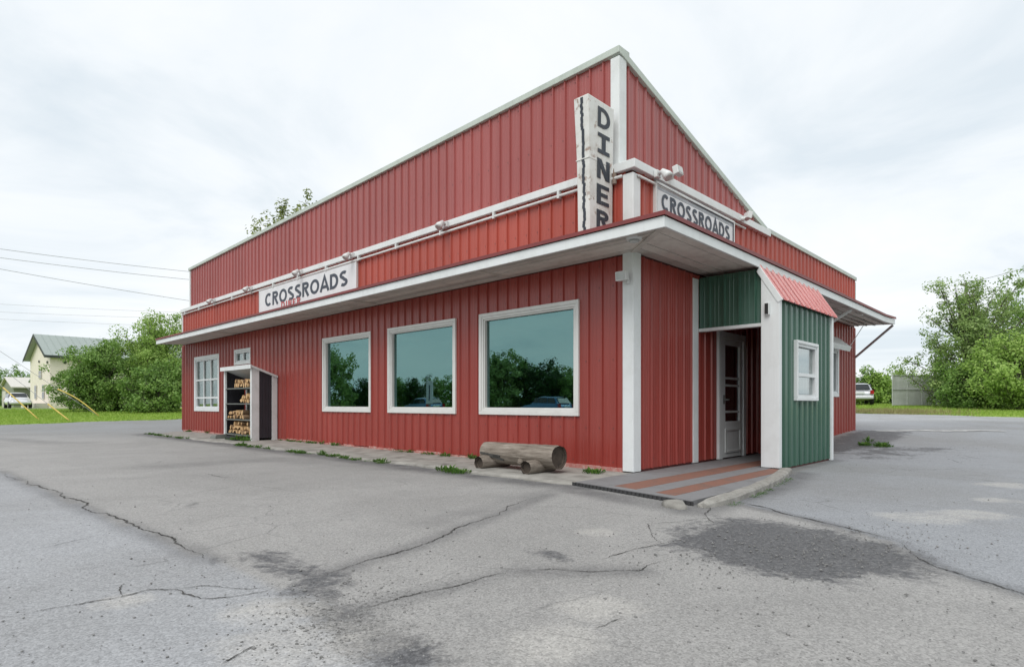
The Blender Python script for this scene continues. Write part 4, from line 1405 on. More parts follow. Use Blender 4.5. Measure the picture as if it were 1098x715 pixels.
# ================================================================== log bench
lb = lthing('log_bench', 'weathered grey log bench resting on two short logs before the red wall', 'bench', -.72, 1.34, .033)
def log_mesh(length, r0, r1, seed, n=20, m_=28):
    rr = np.random.default_rng(seed)
    ys = np.linspace(-length / 2, length / 2, m_)
    ph = rr.uniform(0, 6, 6)
    v = []
    for i, yy in enumerate(ys):
        r = r0 + (r1 - r0) * i / (m_ - 1)
        for k in range(n):
            a = 2 * pi * k / n
            q = r * (1 + .035 * sin(3 * a + ph[0] + yy) + .03 * sin(2 * a + ph[1] - 1.7 * yy) + .022 * sin(7 * a + ph[2] + 2 * yy) + .02 * max(0, sin(11 * a + ph[3] + 1.2 * yy)) + rr.normal(0, .010))
            if i in (0, m_ - 1): q *= .975
            v.append((q * cos(a), yy, q * sin(a)))
    f = [(i * n + k, i * n + (k + 1) % n, (i + 1) * n + (k + 1) % n, (i + 1) * n + k) for i in range(m_ - 1) for k in range(n)]
    return v, f, n, m_
def make_log(name, length, r0, r1, seed, parent, loc, rz=0, ry=0):
    v, f, n, mm = log_mesh(length, r0, r1, seed)
    b = MB(); b.add(v, f)
    o = b.build(name, MAT['log'], parent, smooth=True)
    o.location = loc; o.rotation_euler = (ry, 0, rz)
    for side_, sg_ in ((0, -1), (mm - 1, 1)):
        e = MB()
        ring = [v[side_ * n + k] for k in range(n)]
        yy = ring[0][1]
        inner = [(p[0] * .84, yy - sg_ * .05, p[2] * .84) for p in ring]
        e.add(ring + inner + [(0, yy - sg_ * .06, 0)], [(k, (k + 1) % n, n + (k + 1) % n, n + k) for k in range(n)] + [(n + k, n + (k + 1) % n, 2 * n) for k in range(n)])
        e.build('end_grain', MAT['log_end'], o)
    return o
seat = make_log('seat_log', 1.38, .160, .152, 3, lb, (0, 0, .218))
make_log('support_log', .58, .092, .088, 5, lb, (-.07, -.40, .088), rz=pi / 2 + .06)
make_log('support_log', .56, .092, .092, 6, lb, (-.05, .50, .088), rz=pi / 2 - .05)
# knot and split on the seat
MB().tube([(-.12, -.12, .145), (-.18, -.125, .11)], [.05, .028], 9).build('knot', MAT['log'], lb, smooth=True)
m = MB()
for (a, b_, w_) in (((-.160, .26, .185), (-.151, .66, .215), .012), ((-.142, .20, .135), (-.158, .46, .18), .014)):
    m.bar(a, b_, .014, .024)
m.build('split', MAT['crack'], lb)

# ================================================================== firewood shed and firewood
sh = lthing('firewood_shed', 'narrow open firewood shed with white posts and dark sides against the wall', 'shed', -.66, 11.42, .036)
HW, DP = .93, .63       # half width along t, depth towards the wall (local +s)
ZF, ZB = 1.87, 1.62
zr = lambda s: ZF + (ZB - ZF) * s / DP
def shpost(s0, s1, t0, t1, mat='white_b'):
    m = MB(); m.hexa([(s0, t0, 0), (s1, t0, 0), (s1, t1, 0), (s0, t1, 0), (s0, t0, zr(s0) - .05), (s1, t0, zr(s1) - .05), (s1, t1, zr(s1) - .05), (s0, t1, zr(s0) - .05)])
    return m.build('post', MAT[mat], sh, bevel=.004)
shpost(0, .17, -HW, -HW + .04)            # wide front board on the camera side
shpost(-.02, -.001, -HW, -HW + .09)
shpost(DP - .14, DP, -HW, -HW + .04)
shpost(0, .05, HW - .09, HW); shpost(DP - .05, DP, HW - .09, HW)
m = MB()
# dark ribbed side sheets
for t0 in (-HW + .012, HW - .03):
    for i in range(4):
        s0 = .172 + i * .079 if t0 < 0 else .052 + i * .12
        s1 = s0 + (.075 if t0 < 0 else .117)
        d = .006 if i % 2 else 0
        mm = MB(); mm.hexa([(s0, t0 - d, .06), (s1, t0 - d, .06), (s1, t0 + .016, .06), (s0, t0 + .016, .06), (s0, t0 - d, zr(s0) - .052), (s1, t0 - d, zr(s1) - .052), (s1, t0 + .016, zr(s1) - .052), (s0, t0 + .016, zr(s0) - .052)])
        mm.build('side_sheet', MAT['shed_dark'], sh)
MB().box(DP - .045, DP - .02, -HW + .042, HW - .092, .03, ZB - .055).build('back_panel', MAT['shed_back'], sh)
m = MB()
m.hexa([(-.05, -HW - .04, ZF - .045), (DP + .0, -HW - .04, ZB - .045), (DP, HW + .04, ZB - .045), (-.05, HW + .04, ZF - .045),
        (-.05, -HW - .04, ZF + .01), (DP, -HW - .04, ZB + .01), (DP, HW + .04, ZB + .01), (-.05, HW + .04, ZF + .01)])
rf = m.build('roof', MAT['white_b'], sh, bevel=.004)
MB().box(-.075, -.052, -HW - .06, HW + .06, ZF - .085, ZF + .02).build('fascia', MAT['white_b'], rf, bevel=.004)
shelf_z = [.13, .52, .93, 1.33]
for z in shelf_z:
    MB().box(.01, DP - .05, -HW + .045, HW - .095, z - .028, z).build('shelf', MAT['shed_back'], sh)
MB().box(-.12, .12, -HW + .02, HW + .22, -.052, .03).build('plinth', MAT['concrete'], sh) if False else None

def fire_mesh(seed):
    rr = random.Random(seed)
    L_ = rr.uniform(.36, .42)
    a0, a1 = 0, rr.uniform(80, 150)
    R_ = rr.uniform(.07, .10)
    prof = [(0, 0)] + [(R_ * cos(radians(a0 + (a1 - a0) * i / 5)) * rr.uniform(.93, 1.05), R_ * sin(radians(a0 + (a1 - a0) * i / 5)) * rr.uniform(.93, 1.05)) for i in range(6)]
    cx = sum(p[0] for p in prof) / len(prof); cz = sum(p[1] for p in prof) / len(prof)
    prof = [(p[0] - cx, p[1] - cz) for p in prof]
    m = MB()
    m.extrude(prof, lambda u, a, b: (u, a, b), -L_ / 2, L_ / 2)
    me = m.mesh('firewood_log', MAT['split'])
    me.materials.append(MAT['split_bark'])
    n = len(prof)
    for k in range(2, 2 + n):
        if 1 <= k - 2 <= n - 2: me.polygons[k].material_index = 1
    return me
fm = [fire_mesh(40 + i) for i in range(7)]
rr = random.Random(21)
def pile(a, b, rows):
    out = []
    for r_ in range(rows):
        t = a + .07 * r_
        while t < b - .07 * r_:
            out.append((t, r_)); t += .152
    return out
piles = [('bottom', .13, pile(-.76, .66, 2) + [(-.5, 2), (-.2, 2), (.05, 2), (.3, 2)]), ('second', .52, pile(-.25, .70, 2)),
         ('third', .93, pile(-.76, -.02, 2)), ('top', 1.33, pile(-.76, .42, 2))]
for nm, z0, pcs in piles:
    for i, (t, row) in enumerate(pcs):
        x, y = L2W(-.66 + .22 + rr.uniform(-.02, .02), 11.42 + t)
        o = bpy.data.objects.new('firewood_log', rr.choice(fm)); COL.objects.link(o)
        o.location = (x, y, .036 + z0 + .062 + row * .105)
        o.rotation_euler = (rr.uniform(0, 6.28), rr.uniform(-.03, .03), ROT + rr.uniform(-.12, .12))
        tag(o, 'split firewood log piled on the %s shelf of the firewood shed' % nm, 'firewood', 'firewood on the %s shelf' % nm)
bn = lthing('wood_tray', 'low black tray at the foot of the firewood shed', 'tray', -.78, 11.35, .036)
m = MB(); m.box(-.09, .09, -.35, .35, 0, .012); m.box(-.09, -.078, -.35, .35, .012, .10); m.box(.078, .09, -.35, .35, .012, .10); m.box(-.078, .078, -.35, -.338, .012, .10); m.box(-.078, .078, .338, .35, .012, .10)
m.build('tray_body', MAT['bin_black'], bn)
bl2 = lthing('timber_block', 'short dark timber block beside the left post of the firewood shed', 'timber', -.80, 12.35, .036)
MB().hexa([(-.15, -.20, 0), (.15, -.20, 0), (.15, .20, 0), (-.15, .20, 0), (-.12, -.19, .10), (.14, -.19, .12), (.14, .19, .08), (-.12, .19, .07)]).build('block', MAT['shed_back'], bl2)

# ================================================================== foliage
def leaves(P, N, size, rng, up=.35):
    """one folded rhombus per point; N outward directions"""
    n = len(P)
    nrm = N + rng.normal(0, .75, (n, 3)) + np.array([0, 0, up])
    nrm /= np.linalg.norm(nrm, axis=1, keepdims=True) + 1e-9
    r = rng.normal(0, 1, (n, 3))
    ax = np.cross(nrm, r); ax /= np.linalg.norm(ax, axis=1, keepdims=True) + 1e-9
    bx = np.cross(nrm, ax)
    sz = size * rng.uniform(.6, 1.35, n)[:, None]
    v0 = P - ax * sz * .5
    v1 = P + bx * sz * .30 + nrm * sz * .08
    v2 = P + ax * sz * .5
    v3 = P - bx * sz * .30 + nrm * sz * .08
    V = np.stack([v0, v1, v2, v3], 1).reshape(-1, 3)
    F = np.arange(4 * n).reshape(n, 4)
    return V, F
def make_tree(name, label, x, y, height, width, leaf, nleaf, lsize, seed, crown_base=.0, depth=None, limbs=46, clump=.55, lean=(0, 0), trunk_r=.13, shape=1.0, twig_up=.25, group=None, cat='tree', sparse=None, spread=1.0):
    rng = np.random.default_rng(seed)
    z0 = float(terrain(x, y)) - .05
    t = thing(name, label, cat, (x, y, z0), 0, group)
    depth = depth or width
    cb_ = height * crown_base
    ch = height - cb_
    # limb ends spread through an uneven ellipsoid, more of them near its surface
    ends = []
    ph = rng.uniform(0, 6, 8)
    while len(ends) < limbs:
        d = rng.normal(0, 1, 3); d /= np.linalg.norm(d)
        q = rng.uniform(.15, 1) ** .40
        wob = 1 + .16 * sin(3 * math.atan2(d[1], d[0]) + ph[0]) + .13 * sin(5 * d[2] + ph[1]) + .10 * sin(7 * d[0] + ph[2])
        p = d * q * wob * np.array([width / 2, depth / 2, ch / 2])
        # fuller below, narrower above
        p[2] += cb_ + ch / 2
        k = np.clip((p[2] - cb_) / ch, 0, 1.05)
        p[:2] *= (1 - .35 * shape * k ** 2)
        p[2] = np.clip(p[2], .25, height)
        if sparse is not None and rng.uniform() < sparse(p): continue
        ends.append(p)
    b = MB()
    th = height * (.55 if crown_base < .3 else .8)
    top = np.array([lean[0], lean[1], th])
    b.tube([(0, 0, -.1), top * .35 + [0.05, .03, 0], top * .7 + [-.04, .05, 0], top], [trunk_r * 1.25, trunk_r, trunk_r * .7, trunk_r * .3], 9)
    Pts, Nrm = [], []
    per = max(8, int(nleaf / limbs / 5))
    for e_ in ends:
        sfrac = np.clip(e_[2] / th - rng.uniform(.15, .45), .05, .92)
        s_ = top * sfrac
        mid = s_ * .45 + e_ * .55 + np.array([0, 0, -.12 * np.linalg.norm(e_ - s_)]) + rng.normal(0, .12, 3)
        b.tube([s_, mid, e_], [trunk_r * .32, trunk_r * .2, .012], 5, False)
        for k in range(5):
            f_ = [.5, .7, .85, 1.0, 1.0][k]
            c = (s_ * (1 - f_) ** 2 + 2 * f_ * (1 - f_) * mid + f_ ** 2 * e_) + rng.normal(0, clump * .55, 3) * np.array([1, 1, .8 + twig_up])
            if c[2] < .2: c[2] = .2 + rng.uniform(0, .2)
            R_ = clump * rng.uniform(.55, 1.15)
            d = rng.normal(0, 1, (per, 3)); d /= np.linalg.norm(d, axis=1, keepdims=True)
            rad = R_ * rng.uniform(.1, 1, (per, 1)) ** .6
            p = c + d * rad * np.array([1, 1, .75 + twig_up])
            Pts.append(p); Nrm.append(d + (c - np.array([0, 0, height * .45])) * .15)
            b.tube([mid * .4 + e_ * .6, c], [.014, .006], 4, False)
    P = np.concatenate(Pts); Nn = np.concatenate(Nrm)
    ok = P[:, 2] > .06
    P, Nn = P[ok], Nn[ok]
    V, F = leaves(P, Nn, lsize, rng)
    tint = rng.uniform(0, 1, len(F))
    link('crown', numpy_mesh('crown', V, F, MAT[leaf], tint), t)
    b.build('trunk', MAT['bark'], t, smooth=True)
    return t
def wx(px, d): return (px - CX) / F_PX * d
# left, beside the cream house
make_tree('leafy_shrub', 'wide round mid green shrub before the cream house', wx(108, 39), 39, 4.7, 5.4, 'leaf_mid', 34000, .14, 1, limbs=90, clump=.50, depth=4.6, shape=.6, trunk_r=.09)
make_tree('leafy_tree', 'taller yellow green tree rising behind the red wall end and round shrub', wx(172, 43), 43, 7.2, 7.4, 'leaf_lime', 40000, .15, 2, limbs=100, clump=.58, shape=.75, trunk_r=.13)
make_tree('leafy_shrub', 'low dark shrub filling in under the taller tree by the wall end', wx(170, 38), 38, 3.2, 5.0, 'leaf_mid', 14000, .16, 3, limbs=46, clump=.5, shape=.3, trunk_r=.07)
# right
def sp(p): return .22 if (p[0] < -.6 and p[2] > 2.4) else 0.0
make_tree('leafy_tree', 'big airy grey green tree with open upper branches beside the pale fence', wx(1043, 37.5), 37.5, 8.2, 8.6, 'leaf_grey', 34000, .15, 5, limbs=115, clump=.52, shape=.45, trunk_r=.17, sparse=sp, depth=7)
make_tree('leafy_tree', 'bright lime green bush at the right edge before the airy tree', wx(1092, 33), 33, 4.9, 5.6, 'leaf_lime', 20000, .16, 6, limbs=60, clump=.52, shape=.5, trunk_r=.1)
make_tree('leafy_shrub', 'dense mid green shrub at the foot of the airy tree near the fence', wx(1046, 35.5), 35.5, 3.3, 4.4, 'leaf_mid', 16000, .16, 7, limbs=50, clump=.5, shape=.3, trunk_r=.07)
make_tree('leafy_tree', 'tall rounded tree behind the lime green bush at the frame edge', wx(1118, 40), 40, 9.0, 8.0, 'leaf_mid', 22000, .18, 8, limbs=70, clump=.6, shape=.4, trunk_r=.15)
# behind the roof
make_tree('tall_tree', 'olive green treetop showing over the long roof edge', wx(312, 46), 46, 16.9, 9.0, 'leaf_olive', 20000, .26, 9, crown_base=.35, limbs=80, clump=.60, shape=1.05, trunk_r=.22, twig_up=.9)
# hedge behind the car
hx = [(905, 60, 5), (922, 61, 5.2), (938, 60, 4.8), (952, 62, 4.6), (968, 63, 5), (985, 62, 5)]
for i, (px, d, h) in enumerate(hx):
    make_tree('hedge_shrub', ['hedge shrub straight behind the silver car', 'second hedge shrub right of the silver car', 'middle hedge shrub between silver car and pale fence', 'hedge shrub just left of the pale fence post', 'hedge shrub showing over the left panel of the pale fence', 'hedge shrub over the right panels of the pale fence'][i],
              wx(px, d), d, h * .72, 4.2, 'leaf_mid' if i % 2 else 'leaf_lime', 5200, .24, 20 + i, limbs=34, clump=.55, shape=.3, trunk_r=.06, group='hedge behind the car', cat='shrub')
# far left trees
for i, (px, d, h, w_) in enumerate([(-20, 110, 7.5, 9), (8, 118, 8.0, 10), (30, 125, 7, 9)]):
    make_tree('distant_tree', ['distant tree at the left frame edge beyond the garage', 'distant tree above the garage roof', 'distant tree between garage and cream house'][i], wx(px, d), d, h, w_, 'leaf_mid', 4200, .42, 30 + i, limbs=34, clump=.9, shape=.4, group='distant trees left of the house')

# trees across the street to the left: seen mirrored in the picture windows
proto = []
for i, lf in enumerate(('leaf_mid', 'leaf_dark', 'leaf_grey')):
    proto.append(make_tree('roadside_tree', 'x', -60, 0, 7.4, 7.0, lf, 8000, .30, 60 + i, limbs=50, clump=.65, shape=.5, trunk_r=.15, group='trees across the street, mirrored in the windows'))
mirror_spots = []
for px, yt, d in ((300, 380, 60), (325, 372, 58), (352, 374, 55), (374, 409, 62), (392, 404, 60), (410, 400, 66), (428, 402, 60), (446, 404, 58), (470, 405, 62), (492, 398, 56), (515, 380, 52), (536, 376, 50), (560, 382, 52), (580, 386, 50), (600, 392, 54), (620, 388, 50), (645, 380, 54)):
    q = W2L(*at(px, d)); x, y = L2W(-q[0], q[1])
    mirror_spots.append((x, y, (zat(yt, d) - float(terrain(x, y))) / 7.4))
def copy_tree(o, parent=None):
    c = o.copy(); COL.objects.link(c); c.parent = parent
    for ch in o.children: copy_tree(ch, c)
    return c
for i, (x, y, k) in enumerate(mirror_spots):
    o = proto[i] if i < 3 else copy_tree(proto[i % 3])
    o.location = (x, y, float(terrain(x, y)) - .05); o.scale = (k, k, k); o.rotation_euler = (0, 0, i * 1.9)
    tag(o, 'leafy tree across the street, mirrored in the picture windows', 'tree', 'trees across the street, mirrored in the windows')

# grass on the verges
def build_grass():
    pts = []
    rng = np.random.default_rng(77)
    def area(n, x0, x1, y0, y1, cond):
        p = np.stack([rng.uniform(x0, x1, n), rng.uniform(y0, y1, n)], 1)
        d = p - C0
        s, t = d @ U2, d @ U1
        pts.append(p[cond(s, t, p)])
    vis = lambda p, k: np.abs(p[:, 0]) < k * p[:, 1]
    area(120000, -46, -8, 18, 48, lambda s, t, p: (t > 28.55 + .25 * np.sin(s * 1.9)) & vis(p, .95))
    area(90000, 12, 48, 20, 48, lambda s, t, p: (s > 24.6 + .25 * np.sin(t * 1.7)) & vis(p, 1.0))
    P = np.concatenate(pts)
    n = len(P)
    z = terrain(P[:, 0], P[:, 1]) - .03
    dist = P[:, 1]
    h = rng.uniform(.04, .13, n)
    a = rng.uniform(0, pi, n)
    w = .010 * dist / 20
    lean = rng.normal(0, .05, (n, 2))
    b = np.concatenate([P, z[:, None]], 1)
    dx = np.stack([np.cos(a) * w, np.sin(a) * w, np.zeros(n)], 1)
    tip = b + np.concatenate([lean, h[:, None]], 1)
    V = np.stack([b - dx, b + dx, tip], 1).reshape(-1, 3)
    F = np.arange(3 * n).reshape(n, 3)
    o = link('grass', numpy_mesh('grass', V, F, MAT['grass'], rng.uniform(0, 1, n)))
    tag(o, 'short green grass on the verges beyond the asphalt', 'grass', kind='stuff')
    # rough dry grass at the fence foot and the verge edge
    m2 = 5000
    px = rng.normal(945, 38, m2).clip(915, 1098); d = rng.normal(28.3, 1.6, m2).clip(25, 34)
    X = (px - CX) / F_PX * d; Y = d
    s_ = (X - C0[0]) * U2[0] + (Y - C0[1]) * U2[1]
    ok = s_ > 24.5; X, Y = X[ok], Y[ok]; k = len(X)
    zz = terrain(X, Y) - .03
    hh = rng.uniform(.08, .30, k); a = rng.uniform(0, pi, k)
    b = np.stack([X, Y, zz], 1); dx = np.stack([np.cos(a) * .014, np.sin(a) * .014, np.zeros(k)], 1)
    tip = b + np.stack([rng.normal(0, .09, k), rng.normal(0, .09, k), hh], 1)
    V = np.stack([b - dx, b + dx, tip], 1).reshape(-1, 3)
    o = link('dry_grass', numpy_mesh('dry_grass', V, np.arange(3 * k).reshape(k, 3), MAT['straw'], rng.uniform(0, 1, k)))
    tag(o, 'rough dry grass at the verge edge before the silver car', 'grass', kind='stuff')
build_grass()

# weeds along wall, apron and yard
def weed_mesh(seed, r, h, n, mat, blade=False):
    rng = np.random.default_rng(seed)
    V = []; F = []
    k = 0
    for i in range(n):
        a = rng.uniform(0, 2 * pi); q = r * rng.uniform(0, 1) ** .6
        b = np.array([cos(a) * q, sin(a) * q, 0.0])
        d = np.array([cos(a), sin(a), 0]) * rng.uniform(.1, .9) + rng.normal(0, .3, 3)
        L_ = h * rng.uniform(.5, 1.1)
        tip = b + np.array([d[0] * L_ * .7, d[1] * L_ * .7, L_ * rng.uniform(.35, 1)])
        mid = (b + tip) / 2 + np.array([0, 0, L_ * .18])
        sd = np.array([-sin(a), cos(a), 0]) * (L_ * (.06 if blade else .17))
        V += [b, mid + sd, tip, mid - sd]; F.append((k, k + 1, k + 2, k + 3)); k += 4
    return numpy_mesh('weed', np.array(V), np.array(F), MAT[mat], rng.uniform(0, 1, len(F)))
wm = [weed_mesh(1, .10, .10, 46, 'weed'), weed_mesh(2, .15, .08, 70, 'weed'), weed_mesh(3, .09, .13, 60, 'weed', True), weed_mesh(4, .20, .06, 80, 'weed', True)]
def weed(s, t, k, i, label, group, z=None, xy=None):
    x, y = xy if xy else L2W(s, t)
    o = bpy.data.objects.new('weed', wm[i % 4]); COL.objects.link(o)
    zz = float(terrain(x, y)) if z is None else z
    o.location = (x, y, zz); o.rotation_euler = (0, 0, i * 2.1); o.scale = (k, k, k)
    tag(o, label, 'weed', group)
rr = random.Random(31)
for i in range(64):
    t = rr.choice([rr.uniform(1.9, 9.8), rr.uniform(3.5, 9.8), rr.uniform(12.8, 17.4)])
    weed(-1.32 + rr.uniform(-.06, .05), t, rr.uniform(.3, .95), i, 'small green weed rooted along the outer edge of the concrete apron', 'weeds along the apron edge', z=.0)
for i in range(36):
    t = rr.uniform(2.6, 17.3)
    weed(-.06 + rr.uniform(-.05, .0), t, rr.uniform(.4, 1.0), i, 'small green weed growing at the foot of the long red wall', 'weeds at the wall foot', z=.038)
for s, t, k, i in ((-1.37, 2.18, 1.15, 0), (-1.38, 2.0, 1.1, 1), (-1.40, 1.86, 1.0, 1)):
    weed(s, t, k, i, 'leafy green weed on the apron edge before the log bench', 'weeds before the log bench', z=.0)
for s, t, k, i in ((-.35, .38, 1.0, 1), (-.42, .30, .9, 0)):
    weed(s, t, k, i, 'bright leafy weed between log bench and entry floor', 'weeds between bench and entry', z=.038)
for i in range(10):
    weed(-.8 + rr.uniform(-.12, .12), rr.uniform(10.1, 11.9), rr.uniform(.7, 1.3), i + 2, 'grassy weed at the foot of the firewood shed', 'weeds at the firewood shed', z=.05)
for i in range(10):
    gx, gy, gz_ = ground(rr.uniform(925, 952), rr.uniform(466, 473))
    weed(0, 0, rr.uniform(.6, 1.2), i, 'low weed in the dirt patch past the far end of the porch side wall', 'weeds in the dirt patch', xy=(gx, gy))
for i in range(6):
    weed(rr.uniform(4.6, 6.5), rr.uniform(-.35, -.1), rr.uniform(.8, 1.6), i, 'weed in the dirt between green porch and far wall', 'weeds beside the porch')
for i in range(14):
    f_ = rr.uniform(.05, .95)
    weed(-1.62 + f_ * 3.42, -1.93 + .46 * f_ ** 1.5, rr.uniform(.25, .5), 3, 'mossy tuft along the outer foot of the concrete kerb', 'moss along the kerb', z=0)

# ================================================================== cream house and garage, far left
HM = dict(
    cream=painted('cream_siding', (.80, .73, .65), (.66, .60, .52), .4, .7, 1.5),
    roof=metal_siding('green_metal_roof', (.27, .32, .295), (.21, .25, .235), (.33, .375, .35), .5),
    grey=painted('sage_siding', (.22, .24, .19), (.17, .18, .15), .4, .7, 1.5),
    trim=painted('house_trim', (.60, .58, .53), (.4, .4, .36), .3, .7),
    dark=plain('house_eave_dark', (.045, .055, .055), .7),
    glass=plain('far_window_glass', (.06, .075, .08), .1),
)
hx0, hy0 = wx(54, 60), 60.0
g = np.array([-.75, .66]); g /= np.linalg.norm(g)
# local x along the side wall (away to the right), local y along the gable wall
house = thing('cream_house', 'two storey cream house with green metal roof beyond the lawn', 'house', (hx0, hy0, float(terrain(hx0, hy0)) - .1), math.atan2(-g[0], g[1]))
GW, SL, HE, HA = 9.6, 15.0, 5.5, 7.75
m = MB()
m.extrude([(0, 0), (GW, 0), (GW, HE), (GW / 2, HA), (0, HE)], lambda u, a, b: (u, a, b), 0, SL)
m.build('wall', HM['cream'], house)
m = MB()
for i in range(22):                                   # clapboard lines of the gable and side walls
    z = .25 + i * .24
    m.hexa([(-.03, -.03, z), (SL, -.03, z), (SL, .0, z), (-.03, 0, z), (-.012, -.012, z + .235), (SL, -.012, z + .235), (SL, 0, z + .235), (-.012, 0, z + .235)])
m.build('clapboards', HM['cream'], house)
m = MB()
ov = .55
sl = (HA - HE) / (GW / 2)
for sgn in (0, 1):
    y0 = -ov if sgn == 0 else GW + ov
    z0 = HE - ov * sl
    ym = GW / 2
    m.hexa([(-ov, y0, z0 + .02), (SL + ov, y0, z0 + .02), (SL + ov, ym, HA + .02), (-ov, ym, HA + .02), (-ov, y0, z0 + .16), (SL + ov, y0, z0 + .16), (SL + ov, ym, HA + .16), (-ov, ym, HA + .16)])
hr_ = m.build('roof', HM['roof'], house)
for i in range(26):
    u = -ov + .02 + i * .62
    MB().bar((u, -ov, HE - ov * sl + .175), (u, GW / 2, HA + .175), .035, .035).build('roof_seam', HM['roof'], hr_)
m = MB()
m.box(-ov, SL + ov, -ov - .03, -ov - .001, HE - ov * sl - .10, HE - ov * sl + .15)
m.build('fascia', HM['dark'], hr_)
m = MB()
for y0, y1, za, zb in ((-ov, GW / 2, HE - ov * sl, HA), (GW / 2, GW + ov, HA, HE - ov * sl)):
    m.hexa([(-ov - .04, y0, za - .12), (-ov - .002, y0, za - .12), (-ov - .002, y1, zb - .12), (-ov - .04, y1, zb - .12), (-ov - .04, y0, za + .14), (-ov - .002, y0, za + .14), (-ov - .002, y1, zb + .14), (-ov - .04, y1, zb + .14)])
m.build('rake_board', HM['dark'], hr_)
for yc, zc, w_, h_ in ((4.4, 3.6, 1.3, .85), (6.6, 1.75, 1.0, 1.5), (2.9, 1.75, 1.0, 1.5)):
    f_ = MB(); f_.box(-.075, -.035, yc - w_ / 2, yc + w_ / 2, zc - h_ / 2, zc + h_ / 2)
    wn_ = f_.build('window', HM['trim'], house)
    for k in (0, 1):
        z0 = zc - h_ / 2 + .08 + k * (h_ / 2 - .02)
        MB().box(-.085, -.0755, yc - w_ / 2 + .1, yc + w_ / 2 - .1, z0, z0 + h_ / 2 - .12).build('pane', HM['glass'], wn_)
for u in (3.5, 8.0):
    f_ = MB(); f_.box(u - .5, u + .5, -.075, -.035, 1.1, 2.6); wn_ = f_.build('window', HM['trim'], house)
    MB().box(u - .4, u + .4, -.085, -.0755, 1.2, 2.5).build('pane', HM['glass'], wn_)
for p, q in (((-.05, 1.0, 4.75), (-.12, 1.0, 4.75)), ((1.2, -.04, 4.75), (1.2, -.12, 4.75)), ((-.05, 4.8, 5.0), (-.12, 4.8, 5.0))):
    MB().tube([p, q], .14, 10).build('round_vent', HM['dark'], house)
# lower porch wing behind with its own green roof
m = MB(); m.box(1.0, 8.0, GW + .01, GW + 4.2, 0, 3.0); m.build('wing_wall', HM['cream'], house)
m = MB(); m.hexa([(.6, GW + .02, 4.2), (8.4, GW + .02, 4.2), (8.4, GW + 4.8, 3.0), (.6, GW + 4.8, 3.0), (.6, GW + .02, 4.35), (8.4, GW + .02, 4.35), (8.4, GW + 4.8, 3.15), (.6, GW + 4.8, 3.15)])
m.build('wing_roof', HM['roof'], house)
# front bay with steps
m = MB(); m.box(-1.0, -.04, .8, 8.4, 0, .55); m.build('porch_base', HM['trim'], house)
# garage
gx0, gy0 = wx(33, 72), 72.0
gar = thing('garage', 'low sage grey garage with pale roof edge left of the cream house', 'garage', (wx(8, 74), 74, float(terrain(wx(8, 74), 74)) - .1), math.atan2(-g[0], g[1]))
m = MB(); m.extrude([(-4, 0), (4, 0), (4, 2.5), (0, 3.7), (-4, 2.5)], lambda u, a, b: (u, a, b), 0, 7); m.build('wall', HM['grey'], gar)
m = MB()
for y0, s_ in ((-4.4, 1), (4.4, -1)):
    m.hexa([(-.3, y0, 2.42), (7.3, y0, 2.42), (7.3, 0, 3.74), (-.3, 0, 3.74), (-.3, y0, 2.54), (7.3, y0, 2.54), (7.3, 0, 3.86), (-.3, 0, 3.86)])
grf = m.build('roof', HM['trim'], gar)
MB().box(-.04, -.004, 1.0, 3.2, 0, 2.1).build('garage_door', HM['trim'], gar)
MB().box(2, 4.5, -4.04, -4.002, 0, 2.1).build('garage_door', HM['trim'], gar)

# gravel drive at the house
dv = MB()
v = []; n = 30
for i in range(n + 1):
    x = -110 + i * (wx(48, 50) + 110) / n
    for yy in (50.5, 55.5):
        v.append((x, yy, float(terrain(x, yy)) - .028 + .02))
dv.add(v, [(2 * i, 2 * i + 2, 2 * i + 3, 2 * i + 1) for i in range(n)])
d_ = dv.build('driveway', plain('driveway_gravel', (.26, .26, .27), .95, scale=3))
tag(d_, 'grey driveway crossing the lawn before the cream house', 'driveway', kind='structure')

